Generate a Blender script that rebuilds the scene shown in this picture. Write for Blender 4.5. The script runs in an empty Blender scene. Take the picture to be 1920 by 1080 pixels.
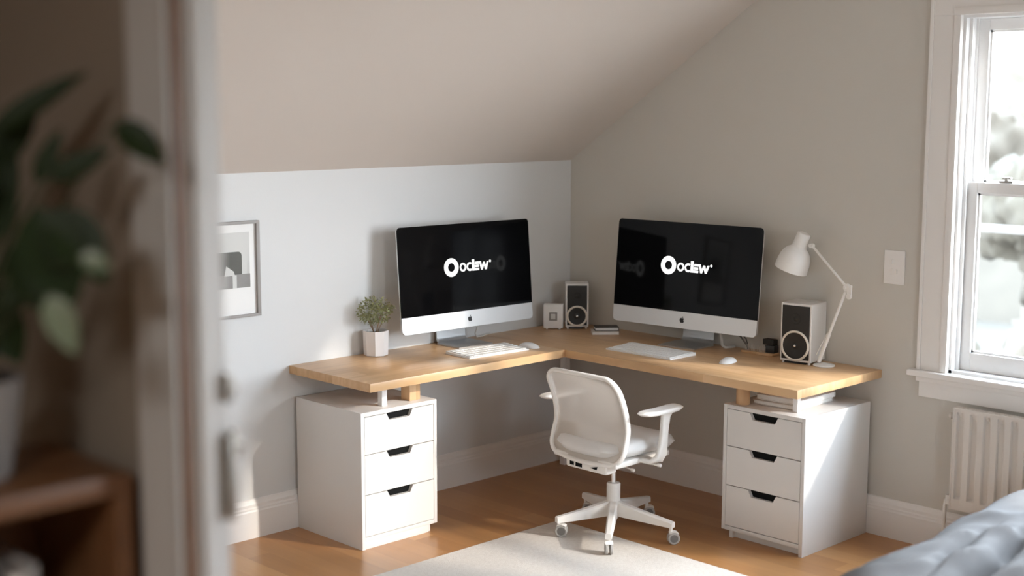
import bpy, bmesh, math, random
from mathutils import Vector, Matrix, noise
PI = math.pi
S = bpy.context.scene
COL = S.collection

# ------------------------------------------------------------------ materials
def new_mat(name):
    m = bpy.data.materials.new(name); m.use_nodes = True
    nt = m.node_tree
    return m, nt, nt.nodes['Principled BSDF']

def plain(name, col, rough=.5, metal=0, bump=0, bscale=200, spec=.5, coat=0, var=0, vscale=3):
    m, nt, p = new_mat(name)
    p.inputs['Base Color'].default_value = (*col, 1)
    p.inputs['Roughness'].default_value = rough
    p.inputs['Metallic'].default_value = metal
    p.inputs['Specular IOR Level'].default_value = spec
    p.inputs['Coat Weight'].default_value = coat
    tc = nt.nodes.new('ShaderNodeTexCoord')
    if var:
        n = nt.nodes.new('ShaderNodeTexNoise'); n.inputs['Scale'].default_value = vscale; n.inputs['Detail'].default_value = 4
        r = nt.nodes.new('ShaderNodeMix'); r.data_type = 'RGBA'
        r.inputs['A'].default_value = (*[c * (1 - var) for c in col], 1); r.inputs['B'].default_value = (*[min(1, c * (1 + var)) for c in col], 1)
        nt.links.new(tc.outputs['Object'], n.inputs['Vector']); nt.links.new(n.outputs['Fac'], r.inputs['Factor'])
        nt.links.new(r.outputs['Result'], p.inputs['Base Color'])
    if bump:
        n = nt.nodes.new('ShaderNodeTexNoise'); n.inputs['Scale'].default_value = bscale; n.inputs['Detail'].default_value = 3
        b = nt.nodes.new('ShaderNodeBump'); b.inputs['Strength'].default_value = bump; b.inputs['Distance'].default_value = .002
        nt.links.new(tc.outputs['Object'], n.inputs['Vector']); nt.links.new(n.outputs['Fac'], b.inputs['Height'])
        nt.links.new(b.outputs['Normal'], p.inputs['Normal'])
    return m

def wood(name, axis, bw, bl, dark, mid, light, rough=.4, seam=.0015, grain=1.0, knots=True, spec=.5, pv=.55, rp=(.08, .55, .95)):
    """strips running along axis (0 = x, 1 = y, 2 = z)"""
    m, nt, p = new_mat(name)
    N = nt.nodes.new; L = nt.links.new
    tc = N('ShaderNodeTexCoord'); sp = N('ShaderNodeSeparateXYZ'); L(tc.outputs['Object'], sp.inputs[0])
    al = sp.outputs[axis]; ac = sp.outputs[1 - axis if axis < 2 else 0]
    def math_(op, a, b=None, c=None):
        n = N('ShaderNodeMath'); n.operation = op
        for i, v in enumerate((a, b, c)):
            if v is None: continue
            if isinstance(v, (int, float)): n.inputs[i].default_value = v
            else: L(v, n.inputs[i])
        return n.outputs[0]
    row = math_('FLOOR', math_('DIVIDE', ac, bw))
    w1 = N('ShaderNodeTexWhiteNoise'); w1.noise_dimensions = '1D'; L(row, w1.inputs['W'])
    a2 = math_('ADD', math_('DIVIDE', al, bl), w1.outputs['Value'])
    seg = math_('FLOOR', a2)
    cv = N('ShaderNodeCombineXYZ'); L(row, cv.inputs[0]); L(seg, cv.inputs[1])
    w2 = N('ShaderNodeTexWhiteNoise'); w2.noise_dimensions = '2D'; L(cv.outputs[0], w2.inputs['Vector'])
    # stretched grain
    gv = N('ShaderNodeCombineXYZ'); L(math_('MULTIPLY', al, 2.2), gv.inputs[0]); L(math_('MULTIPLY', ac, 34.0), gv.inputs[1])
    L(math_('ADD', math_('MULTIPLY', w2.outputs['Value'], 40.0), math_('MULTIPLY', sp.outputs[2] if axis < 2 else sp.outputs[1], 12.0)), gv.inputs[2])
    g = N('ShaderNodeTexNoise'); g.inputs['Scale'].default_value = 1; g.inputs['Detail'].default_value = 5; g.inputs['Distortion'].default_value = .25
    L(gv.outputs[0], g.inputs['Vector'])
    fac = math_('ADD', math_('MULTIPLY', g.outputs['Fac'], .65 * grain), math_('MULTIPLY', w2.outputs['Value'], pv))
    cr = N('ShaderNodeValToRGB'); e = cr.color_ramp.elements
    e[0].position = rp[0]; e[0].color = (*dark, 1); e[1].position = rp[2]; e[1].color = (*light, 1)
    em = cr.color_ramp.elements.new(rp[1]); em.color = (*mid, 1)
    L(fac, cr.inputs[0]); colr = cr.outputs['Color']
    if knots:
        v = N('ShaderNodeTexVoronoi'); v.inputs['Scale'].default_value = 1.0
        kv = N('ShaderNodeCombineXYZ'); L(math_('MULTIPLY', al, 1.3), kv.inputs[0]); L(math_('MULTIPLY', ac, 2.9), kv.inputs[1])
        L(kv.outputs[0], v.inputs['Vector'])
        k = N('ShaderNodeMapRange'); k.inputs['From Min'].default_value = .01; k.inputs['From Max'].default_value = .055
        k.inputs['To Min'].default_value = .42; k.inputs['To Max'].default_value = 0
        L(v.outputs['Distance'], k.inputs['Value'])
        mx = N('ShaderNodeMix'); mx.data_type = 'RGBA'; L(k.outputs[0], mx.inputs['Factor']); L(colr, mx.inputs['A'])
        mx.inputs['B'].default_value = (*[c * .45 for c in dark], 1); colr = mx.outputs['Result']
    if seam:
        fr = math_('FRACT', math_('DIVIDE', ac, bw)); d = math_('MULTIPLY', math_('MINIMUM', fr, math_('SUBTRACT', 1.0, fr)), bw)
        fr2 = math_('FRACT', a2); d2 = math_('MULTIPLY', math_('MINIMUM', fr2, math_('SUBTRACT', 1.0, fr2)), bl)
        sm = math_('LESS_THAN', math_('MINIMUM', d, d2), seam)
        mx = N('ShaderNodeMix'); mx.data_type = 'RGBA'; L(math_('MULTIPLY', sm, .22), mx.inputs['Factor']); L(colr, mx.inputs['A'])
        mx.inputs['B'].default_value = (*[c * .4 for c in dark], 1); colr = mx.outputs['Result']
    L(colr, p.inputs['Base Color'])
    rr = N('ShaderNodeMapRange'); rr.inputs['To Min'].default_value = rough - .02; rr.inputs['To Max'].default_value = rough + .04
    L(g.outputs['Fac'], rr.inputs['Value']); L(rr.outputs[0], p.inputs['Roughness'])
    p.inputs['Specular IOR Level'].default_value = spec
    b = N('ShaderNodeBump'); b.inputs['Strength'].default_value = .05; b.inputs['Distance'].default_value = .001
    L(g.outputs['Fac'], b.inputs['Height']); L(b.outputs['Normal'], p.inputs['Normal'])
    return m

def glass_mat(name):
    m = bpy.data.materials.new(name); m.use_nodes = True; nt = m.node_tree; nt.nodes.clear()
    o = nt.nodes.new('ShaderNodeOutputMaterial'); t = nt.nodes.new('ShaderNodeBsdfTransparent'); g = nt.nodes.new('ShaderNodeBsdfGlossy')
    t.inputs[0].default_value = (.97, .98, .98, 1); g.inputs['Roughness'].default_value = .03
    f = nt.nodes.new('ShaderNodeValue'); f.outputs[0].default_value = .04
    x = nt.nodes.new('ShaderNodeMixShader'); nt.links.new(f.outputs[0], x.inputs[0]); nt.links.new(t.outputs[0], x.inputs[1]); nt.links.new(g.outputs[0], x.inputs[2])
    nt.links.new(x.outputs[0], o.inputs[0]); return m

def glow(name, col, s):
    m, nt, p = new_mat(name)
    p.inputs['Base Color'].default_value = (.02, .02, .02, 1); p.inputs['Emission Color'].default_value = (*col, 1)
    p.inputs['Emission Strength'].default_value = s; p.inputs['Roughness'].default_value = .3
    return m

def mesh_fabric(name, col, alpha):
    m, nt, p = new_mat(name)
    p.inputs['Base Color'].default_value = (*col, 1); p.inputs['Roughness'].default_value = .8
    t = nt.nodes.new('ShaderNodeBsdfTransparent'); x = nt.nodes.new('ShaderNodeMixShader')
    tl = nt.nodes.new('ShaderNodeBsdfTranslucent'); tl.inputs[0].default_value = (*col, 1)
    y = nt.nodes.new('ShaderNodeMixShader'); y.inputs[0].default_value = .25
    nt.links.new(p.outputs[0], y.inputs[1]); nt.links.new(tl.outputs[0], y.inputs[2])
    # fine weave breaks the cloth up evenly
    n = nt.nodes.new('ShaderNodeTexNoise'); n.inputs['Scale'].default_value = 900
    tc = nt.nodes.new('ShaderNodeTexCoord'); nt.links.new(tc.outputs['Object'], n.inputs['Vector'])
    r = nt.nodes.new('ShaderNodeMapRange'); r.inputs['To Min'].default_value = alpha - .08; r.inputs['To Max'].default_value = alpha + .08
    nt.links.new(n.outputs['Fac'], r.inputs['Value']); nt.links.new(r.outputs[0], x.inputs[0])
    nt.links.new(t.outputs[0], x.inputs[1]); nt.links.new(y.outputs[0], x.inputs[2])
    nt.links.new(x.outputs[0], nt.nodes['Material Output'].inputs[0]); return m

def rug_mat(name):
    m, nt, p = new_mat(name); N = nt.nodes.new; L = nt.links.new
    tc = N('ShaderNodeTexCoord'); a = N('ShaderNodeTexNoise'); a.inputs['Scale'].default_value = 260; a.inputs['Detail'].default_value = 4
    b = N('ShaderNodeTexNoise'); b.inputs['Scale'].default_value = 70; b.inputs['Detail'].default_value = 6
    for n in (a, b): L(tc.outputs['Object'], n.inputs['Vector'])
    mm = N('ShaderNodeMath'); mm.operation = 'MULTIPLY_ADD'; L(a.outputs['Fac'], mm.inputs[0]); mm.inputs[1].default_value = .5
    L(b.outputs['Fac'], mm.inputs[2])
    cr = N('ShaderNodeValToRGB'); e = cr.color_ramp.elements
    e[0].position = .45; e[0].color = (.62, .565, .51, 1); e[1].position = .95; e[1].color = (.71, .66, .605, 1)
    L(mm.outputs[0], cr.inputs[0]); L(cr.outputs[0], p.inputs['Base Color']); p.inputs['Roughness'].default_value = .95
    p.inputs['Specular IOR Level'].default_value = .1
    bp = N('ShaderNodeBump'); bp.inputs['Strength'].default_value = .5; bp.inputs['Distance'].default_value = .004
    L(a.outputs['Fac'], bp.inputs['Height']); L(bp.outputs[0], p.inputs['Normal']); return m

MAT = dict(
    wallA=plain('wall_paint_pale', (.665, .668, .665), .85, bump=.15, bscale=120, spec=.2, var=.012, vscale=1.5),
    wallB=plain('wall_paint_greige', (.585, .56, .515), .85, bump=.15, bscale=120, spec=.2, var=.012, vscale=1.5),
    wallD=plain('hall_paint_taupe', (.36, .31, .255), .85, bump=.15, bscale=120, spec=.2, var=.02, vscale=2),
    ceil=plain('ceiling_paint', (.61, .55, .50), .9, bump=.1, bscale=150, spec=.15, var=.01, vscale=1.2),
    trim=plain('trim_paint', (.80, .775, .75), .45, bump=.05, bscale=60),
    doorpaint=plain('door_frame_paint', (.66, .665, .66), .4, bump=.1, bscale=30),
    sash=plain('window_paint', (.80, .79, .78), .4),
    floor=wood('floor_oak', 1, .11, 1.3, (.31, .138, .046), (.44, .215, .08), (.56, .305, .13), rough=.28, seam=0, knots=False, grain=.42, pv=.42, rp=(.0, .36, .70)),
    deskA=wood('desk_oak_lengthwise', 0, .095, .9, (.42, .235, .105), (.60, .37, .19), (.73, .49, .28), rough=.30, seam=0, pv=.28, grain=1.35),
    deskB=wood('desk_oak_crosswise', 1, .095, .9, (.42, .235, .105), (.60, .37, .19), (.73, .49, .28), rough=.34, seam=0, pv=.28, grain=1.35),
    post=wood('post_oak', 2, .05, .6, (.46, .27, .13), (.58, .36, .19), (.66, .44, .25), rough=.45, seam=0, knots=False),
    shelf=wood('shelf_walnut', 0, .3, 1.5, (.12, .052, .023), (.20, .092, .040), (.29, .145, .066), rough=.4, seam=0, knots=False),
    cab=plain('cabinet_lacquer', (.705, .68, .655), .38, bump=.03, bscale=40),
    slot=plain('recess_shade', (.008, .008, .008), .8, spec=.1),  # near-black colour standing in for shade inside cut-outs and slots
    alu=plain('brushed_aluminium', (.72, .73, .74), .38, metal=.55, bump=.03, bscale=400),
    aludark=plain('stand_aluminium', (.55, .56, .57), .35, metal=.75, bump=.03, bscale=400),
    glassblk=plain('black_screen_glass', (.0035, .0035, .004), .06, spec=.14, bump=0),
    panelblk=plain('screen_bezel', (.004, .004, .004), .12),
    logo=glow('lit_logo', (1, 1, .98), .78),
    black=plain('black_plastic', (.014, .014, .014), .45, bump=.05),
    softblk=plain('speaker_front_black', (.018, .016, .014), .6, bump=.2, bscale=500),
    cone=plain('speaker_cone_black', (.014, .012, .010), .55, bump=.2, bscale=300),
    chrome=plain('chrome', (.75, .75, .76), .15, metal=1),
    oldmetal=plain('worn_nickel', (.38, .36, .33), .35, metal=.9, bump=.2, bscale=60, var=.3, vscale=40),
    cream=plain('cream_ring', (.72, .66, .58), .5),
    spkwhite=plain('speaker_white', (.74, .72, .70), .45, bump=.03),
    white=plain('white_plastic', (.80, .79, .78), .4),
    chairw=plain('chair_white_plastic', (.80, .765, .725), .45),
    seatfab=plain('seat_fabric', (.72, .70, .68), .9, bump=.4, bscale=700, spec=.15),
    backfab=mesh_fabric('back_mesh_cloth', (.68, .62, .56), .86),
    tyregrey=plain('caster_tyre_pale_grey', (.40, .38, .36), .55),
    castgrey=plain('caster_grey', (.17, .16, .15), .55),
    lampw=plain('lamp_white_metal', (.80, .78, .75), .35),
    ceram=plain('white_ceramic', (.80, .77, .76), .35),
    soil=plain('soil', (.09, .07, .05), .95, bump=.6, bscale=90),
    leaf=plain('small_leaf_green', (.25, .26, .12), .55, var=.45, vscale=60),
    stem=plain('twig_brown', (.24, .15, .09), .8),
    hleaf=plain('dark_leaf_green', (.018, .034, .009), .5, spec=.25, var=.3, vscale=14),
    hleafhi=plain('leaf_highlight_green', (.22, .27, .18), .3, var=.15, vscale=20),  # lighter leaf colour that paints in the highlights
    hstem=plain('plant_stem_green', (.03, .045, .018), .6),
    hpot=plain('stoneware_pot', (.27, .255, .245), .6, bump=.2, bscale=60),
    rug=rug_mat('rug_wool'),
    duvet=plain('duvet_blue_grey', (.165, .157, .154), .9, bump=.25, bscale=500, spec=.15, var=.03, vscale=6),
    bedcloth=plain('dark_bed_sheet', (.10, .085, .07), .95, spec=.1),
    matt=plain('mattress_cotton', (.6, .58, .55), .9),
    rad=plain('radiator_enamel', (.68, .635, .59), .4),
    paper=plain('paper_white', (.80, .79, .77), .8),
    printbg=plain('print_pale_grey', (.60, .60, .58), .8),
    printdk=plain('print_dark_grey', (.11, .11, .10), .8, var=.25, vscale=9),
    printmd=plain('print_mid_grey', (.27, .26, .25), .8, var=.2, vscale=12),
    frameg=plain('frame_grey_wood', (.27, .25, .235), .5, bump=.1, bscale=80),
    bookdk=plain('book_cover_black', (.05, .045, .04), .6),
    bookwh=plain('book_cover_white', (.66, .62, .58), .6),
    bookbr=plain('book_cover_brown', (.20, .13, .08), .6),
    bookgr=plain('book_cover_grey', (.30, .29, .28), .6),
    cable=plain('grey_cable', (.10, .09, .08), .5),
    cablew=plain('white_cable', (.6, .58, .55), .5),
    glass=glass_mat('window_glass'),
    lawn=plain('pale_lawn', (.036, .032, .025), .95, var=.3, vscale=.5),
    tree1=plain('tree_green', (.036, .032, .023), .9, var=.3, vscale=1.5),
    tree2=plain('tree_ochre', (.043, .037, .028), .9, var=.3, vscale=1.5),
    bark=plain('bark', (.05, .04, .03), .95),
    house=plain('house_render', (.046, .044, .042), .9),
    roof=plain('roof_slate', (.05, .05, .052), .9),
)

# ------------------------------------------------------------------ mesh helper
class MB:
    def __init__(s): s.bm = bmesh.new(); s.mi = 0
    def _fin(s, faces):
        for f in faces: f.material_index = s.mi
    def box(s, x0, x1, y0, y1, z0, z1, bev=0, seg=2, mat=None):
        t = bmesh.new(); bmesh.ops.create_cube(t, size=1)
        for v in t.verts:
            v.co = Vector(((x0 + x1) / 2 + v.co.x * (x1 - x0), (y0 + y1) / 2 + v.co.y * (y1 - y0), (z0 + z1) / 2 + v.co.z * (z1 - z0)))
        if bev: bmesh.ops.bevel(t, geom=t.edges[:], offset=bev, segments=seg, profile=.6, affect='EDGES')
        s.merge(t, mat); return s
    def merge(s, t, mat=None):
        if mat is not None: bmesh.ops.transform(t, matrix=mat, verts=t.verts)
        vm = {}
        for v in t.verts: vm[v] = s.bm.verts.new(v.co)
        for f in t.faces:
            try: n = s.bm.faces.new([vm[v] for v in f.verts]); n.material_index = s.mi
            except ValueError: pass
        t.free(); return s
    def cyl(s, p, q, r, r2=None, seg=20, bev=0):
        p, q = Vector(p), Vector(q); d = q - p; r2 = r if r2 is None else r2
        t = bmesh.new(); bmesh.ops.create_cone(t, cap_ends=True, segments=seg, radius1=r, radius2=r2, depth=d.length)
        if bev: bmesh.ops.bevel(t, geom=[e for e in t.edges if any(len(f.verts) > 4 for f in e.link_faces)], offset=bev, segments=2, affect='EDGES')
        m = Matrix.Translation((p + q) / 2) @ d.to_track_quat('Z', 'Y').to_matrix().to_4x4()
        return s.merge(t, m)
    def lathe(s, prof, seg=32, mat=None, close=False):
        t = bmesh.new(); rings = []
        for r, z in prof:
            if r < 1e-6: rings.append([t.verts.new((0, 0, z))])
            else: rings.append([t.verts.new((r * math.cos(2 * PI * k / seg), r * math.sin(2 * PI * k / seg), z)) for k in range(seg)])
        for a, b in zip(rings, rings[1:]):
            for k in range(seg):
                j = (k + 1) % seg
                if len(a) == 1 and len(b) == 1: break
                if len(a) == 1: t.faces.new((a[0], b[k], b[j]))
                elif len(b) == 1: t.faces.new((a[k], a[j], b[0]))
                else: t.faces.new((a[k], a[j], b[j], b[k]))
        bmesh.ops.recalc_face_normals(t, faces=t.faces[:])
        return s.merge(t, mat)
    def tube(s, pts, r, seg=10, closed=False):
        pts = [Vector(p) for p in pts]; n = len(pts); rr = r if isinstance(r, (list, tuple)) else [r] * n
        rings = []; up = None
        for i, p in enumerate(pts):
            a = pts[(i - 1) % n] if (closed or i) else p; b = pts[(i + 1) % n] if (closed or i < n - 1) else p
            d = (b - a).normalized()
            if up is None: up = Vector((0, 0, 1)) if abs(d.z) < .9 else Vector((1, 0, 0))
            x = d.cross(up).normalized(); up = x.cross(d).normalized()
            rings.append([s.bm.verts.new(p + (x * math.cos(2 * PI * k / seg) + up * math.sin(2 * PI * k / seg)) * rr[i]) for k in range(seg)])
        for i in range(n if closed else n - 1):
            a, b = rings[i], rings[(i + 1) % n]
            for k in range(seg):
                f = s.bm.faces.new((a[k], a[(k + 1) % seg], b[(k + 1) % seg], b[k])); f.material_index = s.mi
        if not closed:
            for q in (rings[0], rings[-1]): s.bm.faces.new(q).material_index = s.mi
        return s
    def prism(s, poly, w0, w1, axis=2, mat=None):
        """poly in the plane across axis; axis 2 = (x,y), 1 = (x,z), 0 = (y,z)"""
        t = bmesh.new()
        def P(a, b, w): return (a, b, w) if axis == 2 else ((a, w, b) if axis == 1 else (w, a, b))
        A = [t.verts.new(P(a, b, w0)) for a, b in poly]; B = [t.verts.new(P(a, b, w1)) for a, b in poly]
        t.faces.new(A); t.faces.new(B[::-1]); n = len(poly)
        for i in range(n): t.faces.new((A[i], B[i], B[(i + 1) % n], A[(i + 1) % n]))
        bmesh.ops.recalc_face_normals(t, faces=t.faces[:])
        return s.merge(t, mat)
    def grid(s, f, nu, nv, flip=False):
        V = [[s.bm.verts.new(f(i / nu, j / nv)) for j in range(nv + 1)] for i in range(nu + 1)]
        for i in range(nu):
            for j in range(nv):
                q = (V[i][j], V[i + 1][j], V[i + 1][j + 1], V[i][j + 1])
                s.bm.faces.new(q[::-1] if flip else q).material_index = s.mi
        return s
    def build(s, name, mats, parent=None, smooth=True, ang=35, recalc=True, loc=None, rot=None):
        if recalc: bmesh.ops.recalc_face_normals(s.bm, faces=s.bm.faces[:])
        for f in s.bm.faces: f.smooth = smooth
        if smooth:
            for e in s.bm.edges:
                if len(e.link_faces) == 2 and e.calc_face_angle(0) > math.radians(ang): e.smooth = False
        me = bpy.data.meshes.new(name); s.bm.to_mesh(me); s.bm.free()
        for m in (mats if isinstance(mats, (list, tuple)) else [mats]): me.materials.append(m if not isinstance(m, str) else MAT[m])
        o = bpy.data.objects.new(name, me); COL.objects.link(o)
        if parent: o.parent = parent
        if loc: o.location = loc
        if rot: o.rotation_euler = rot
        return o

def tag(o, label, cat, group=None):
    o['label'] = label; o['category'] = cat
    if group: o['group'] = group
    return o
def thing(name, loc, rz, label, cat, group=None, tilt=None):
    o = bpy.data.objects.new(name, None); COL.objects.link(o); o.empty_display_size = .05
    o.location = loc; o.rotation_euler = (0, 0, rz); return tag(o, label, cat, group)
def struct(o): o['kind'] = 'structure'; return o
def copy_thing(src, loc, rz, label, group=None):
    r = src.copy(); COL.objects.link(r); r.location = loc; r.rotation_euler = (0, 0, rz); r['label'] = label
    if group: r['group'] = group
    for ch in list(src.children):
        c = ch.copy(); COL.objects.link(c); c.parent = r
        for g in ch.children:
            d = g.copy(); COL.objects.link(d); d.parent = c
    return r

# ------------------------------------------------------------------ room shell
ZK = 1.597; SL = .6595; ZC = 2.9; YF = -(ZC - ZK) / SL     # knee wall top, slope, flat ceiling
YS = -5.3                                                  # south wall
PX0, PX1 = -4.2, -4.126                                    # partition towards the hall
DY0, DY1 = -4.55, -3.132                                   # doorway
struct(MB().box(PX1 - .01, .2, YS, .12, -.12, 0).build('floor', 'floor', smooth=False))
struct(MB().box(-6.8, PX1 - .01, -6.4, -1.6, -.12, 0).build('floor', 'floor', smooth=False))
struct(MB().box(PX0, .2, 0, .12, 0, ZK + .1).build('wall_left', 'wallA', smooth=False))
m = MB()
W = [(-3.27, -2.19), (-4.95, -3.33)]; WZ0, WZ1, WZ2 = .77, 2.25, 2.72   # second window is unseen, added and made taller to shape the sun patches
m.prism([(0.0, 0), (0.0, ZK + .08), (YF, ZC + .08), (-2.19, ZC + .08), (-2.19, 0)], 0, .14, axis=0)
m.box(0, .14, -3.33, -2.19, 0, WZ0).box(0, .14, -3.33, -2.19, WZ1, ZC + .08)
m.box(0, .14, -4.95, -3.33, 0, WZ0).box(0, .14, -4.95, -3.33, WZ2, ZC + .08)
m.box(0, .14, YS, -4.95, 0, ZC + .08)
struct(m.build('wall_right', 'wallB', smooth=False))
BX0, BX1 = -2.75, -2.15                                      # unseen window added in the back wall as fill light
m = MB(); m.box(PX0, BX0, YS - .12, YS, 0, ZC + .08).box(BX1, .2, YS - .12, YS, 0, ZC + .08).box(BX0, BX1, YS - .12, YS, 0, 1.2).box(BX0, BX1, YS - .12, YS, 2.0, ZC + .08)
struct(m.build('wall_back', 'wallB', smooth=False))
m = MB(); m.box(BX0 - .1, BX0, YS, YS + .02, 1.1, 2.1).box(BX1, BX1 + .1, YS, YS + .02, 1.1, 2.1).box(BX0, BX1, YS, YS + .02, 2.0, 2.1).box(BX0, BX1, YS, YS + .05, 1.15, 1.2)
m.box(BX0, BX0 + .05, YS - .09, YS - .05, 1.2, 2.0).box(BX1 - .05, BX1, YS - .09, YS - .05, 1.2, 2.0).box(BX0 + .05, BX1 - .05, YS - .09, YS - .05, 1.2, 1.25).box(BX0 + .05, BX1 - .05, YS - .09, YS - .05, 1.95, 2.0).box((BX0 + BX1) / 2 - .012, (BX0 + BX1) / 2 + .012, YS - .09, YS - .05, 1.25, 1.95)
w3 = struct(m.build('window_3', 'sash', smooth=False))
MB().box(BX0 + .05, (BX0 + BX1) / 2 - .012, YS - .072, YS - .068, 1.25, 1.95).build('pane', 'glass', w3, smooth=False); MB().box((BX0 + BX1) / 2 + .012, BX1 - .05, YS - .072, YS - .068, 1.25, 1.95).build('pane', 'glass', w3, smooth=False)
m = MB()
m.prism([(0, 0), (0, ZK), (YF, ZC), (DY1, ZC), (DY1, 0)], PX0, PX1, axis=0)
m.box(PX0, PX1, DY0, DY1, 2.12, ZC).box(PX0, PX1, YS, DY0, 0, ZC)
struct(m.build('wall_partition', ['wallB'], smooth=False))
# dim painted lining on the hall side of the partition
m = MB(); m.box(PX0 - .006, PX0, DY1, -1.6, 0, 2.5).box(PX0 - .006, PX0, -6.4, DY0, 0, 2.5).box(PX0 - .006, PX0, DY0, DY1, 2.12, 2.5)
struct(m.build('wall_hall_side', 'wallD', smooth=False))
struct(MB().prism([(.0, ZK), (.0, ZK + .1), (YF, ZC + .1), (YF, ZC)], PX0, .2, axis=0).build('ceiling', 'ceil', smooth=False))
struct(MB().box(PX0, .2, YS, YF, ZC, ZC + .1).build('ceiling', 'ceil', smooth=False))
struct(MB().box(-6.8, PX0 - .006, -6.4, -1.6, 2.5, 2.6).build('ceiling', 'ceil', smooth=False))
struct(MB().box(-6.8, PX0, -1.6, -1.5, 0, 2.6).build('wall_hall_end', 'wallD', smooth=False))
struct(MB().box(-6.8, PX0, -6.5, -6.4, 0, 2.6).build('wall_hall_back', 'wallD', smooth=False))
struct(MB().box(-6.9, -6.8, -6.5, -1.5, 0, 2.6).build('wall_hall_far', 'wallD', smooth=False))

# baseboards
BP = [(0, 0), (.02, 0), (.02, .118), (.017, .125), (.017, .132), (.013, .138), (.013, .150), (.009, .158), (.006, .168), (0, .172)]
m = MB(); m.prism([(-a, b) for a, b in BP], PX1, 0, axis=0); struct(m.build('baseboard_left', 'trim', ang=20))
m = MB(); m.prism([(-a, b) for a, b in BP], YS, 0, axis=1); struct(m.build('baseboard_right', 'trim', ang=20))

# door frame between hall and room
d = MB(); d.box(PX0 - .002, PX1 + .002, DY1 - .018, DY1, 0, 2.12)
d.box(PX0 - .002, PX1 + .002, DY0, DY0 + .018, 0, 2.12).box(PX0 - .002, PX1 + .002, DY0 + .018, DY1 - .018, 2.10, 2.12)
dj = struct(d.build('door_1', 'doorpaint', smooth=False))
d = MB(); d.box(PX0 + .024, PX0 + .046, DY1 - .030, DY1 - .018, 0, 2.09, .003).box(PX0 + .024, PX0 + .046, DY0 + .018, DY0 + .030, 0, 2.09, .003)
d.build('door_stop', 'doorpaint', dj)
MB().box(PX0 - .004, PX0 + .012, DY1 - .0205, DY1 - .0175, 0, 2.09).build('gap_shade_strip', 'shelf', dj)  # dark strip standing in for the shaded gap beside the casing
d = MB()
for s_, y0 in ((1, DY1), (-1, DY0)):
    # moulded casing profile across y, standing off the hall face
    prof = [(-.016, 0), (-.016, .006), (-.010, .010), (.000, .006), (.022, .006), (.030, .012), (.054, .012), (.062, .017), (.078, .017), (.082, .012), (.082, 0)]
    d.prism([(PX0 - .007 - b, y0 + s_ * a) for a, b in prof], 0, 2.12 + .114, axis=2)
d.box(PX0 - .03, PX0 - .007, DY0 - .1, DY1 + .1, 2.12, 2.234)
d.build('door_casing', 'doorpaint', dj, ang=25)
m = MB(); m.box(PX1 - .004, PX1 + .005, DY1 - .034, DY1 - .014, 1.425, 1.470, .002).cyl((PX1 + .004, DY1 - .026, 1.447), (PX1 + .012, DY1 - .026, 1.447), .008)
m.build('latch_hook', 'oldmetal', dj)
m = MB(); m.box(PX1 - .006, PX1 + .006, DY1 - .036, DY1 - .014, 1.235, 1.372, .003)
m.box(PX1 + .004, PX1 + .017, DY1 - .032, DY1 - .014, 1.335, 1.378, .004).box(PX1 + .004, PX1 + .012, DY1 - .032, DY1 - .016, 1.27, 1.32, .003)
m.cyl((PX1 + .004, DY1 - .026, 1.254), (PX1 + .012, DY1 - .026, 1.254), .006).cyl((PX1 + .006, DY1 - .030, 1.36), (PX1 + .022, DY1 - .030, 1.352), .006)
m.build('latch_keeper', 'oldmetal', dj)

# windows
def window(n, y0, y1, WZ1=WZ1):
    w = MB()   # lining of the opening
    sa, sb_ = ((.02, .10) if n == 2 else (0, .14)), ((.02, .10) if n == 1 else (0, .14))
    if n == 2: w.box(.03, .09, -3.328, -3.272, WZ0, 2.25, .003)      # slim mullion towards the added second window
    w.box(sa[0], sa[1], y1 - .012, y1, WZ0, WZ1).box(sb_[0], sb_[1], y0, y0 + .012, WZ0, WZ1).box(0, .14, y0 + .012, y1 - .012, WZ1 - .012, WZ1).box(.0, .17, y0 - (.06 if n == 1 else 0), y1, WZ0 - .02, WZ0 + .012)
    for yy, s_ in ((y1, -1), (y0, 1)):                          # stop beads
        a = yy + s_ * .012; w.box(.030, .042, min(a, a + s_ * .014), max(a, a + s_ * .014), WZ0 + .012, WZ1 - .012, .002)
        w.box(.084, .090, min(a, a + s_ * .010), max(a, a + s_ * .010), WZ0 + .012, WZ1 - .012)
    o = struct(w.build('window_%d' % n, 'sash', smooth=False))
    a0, a1 = y0 + .016, y1 - .016
    def sash(x, z0, z1, st, rt, rb, nm):
        b = MB(); b.box(x, x + .036, a1 - st, a1, z0, z1, .003).box(x, x + .036, a0, a0 + st, z0, z1, .003)
        b.box(x, x + .036, a0 + st, a1 - st, z1 - rt, z1, .003).box(x, x + .036, a0 + st, a1 - st, z0, z0 + rb, .003)
        # glazing bead
        g0, g1, h0, h1 = a0 + st, a1 - st, z0 + rb, z1 - rt
        b.box(x + .010, x + .024, g1 - .009, g1, h0, h1).box(x + .010, x + .024, g0, g0 + .009, h0, h1).box(x + .010, x + .024, g0, g1, h0, h0 + .009).box(x + .010, x + .024, g0, g1, h1 - .009, h1)
        f = b.build(nm, 'sash', o)
        MB().box(x + .016, x + .020, g0, g1, h0, h1).build('pane', 'glass', f, smooth=False)
    sash(.046, WZ0 + .014, 1.572, .052, .045, .075, 'lower_sash')
    sash(.090, 1.53, WZ1 - .014, .052, .045, .040, 'upper_sash')
    ym = (y0 + y1) / 2
    lk = MB(); lk.box(.052, .078, -2.405, -2.345, 1.572, 1.582, .003).cyl((.062, -2.375, 1.58), (.062, -2.375, 1.592), .010).box(.055, .070, -2.395, -2.358, 1.588, 1.596, .002)
    if n == 1: lk.build('sash_lock', 'oldmetal', o)
    return o
window(1, *W[0]); window(2, *W[1], WZ2)
m = MB()
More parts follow.
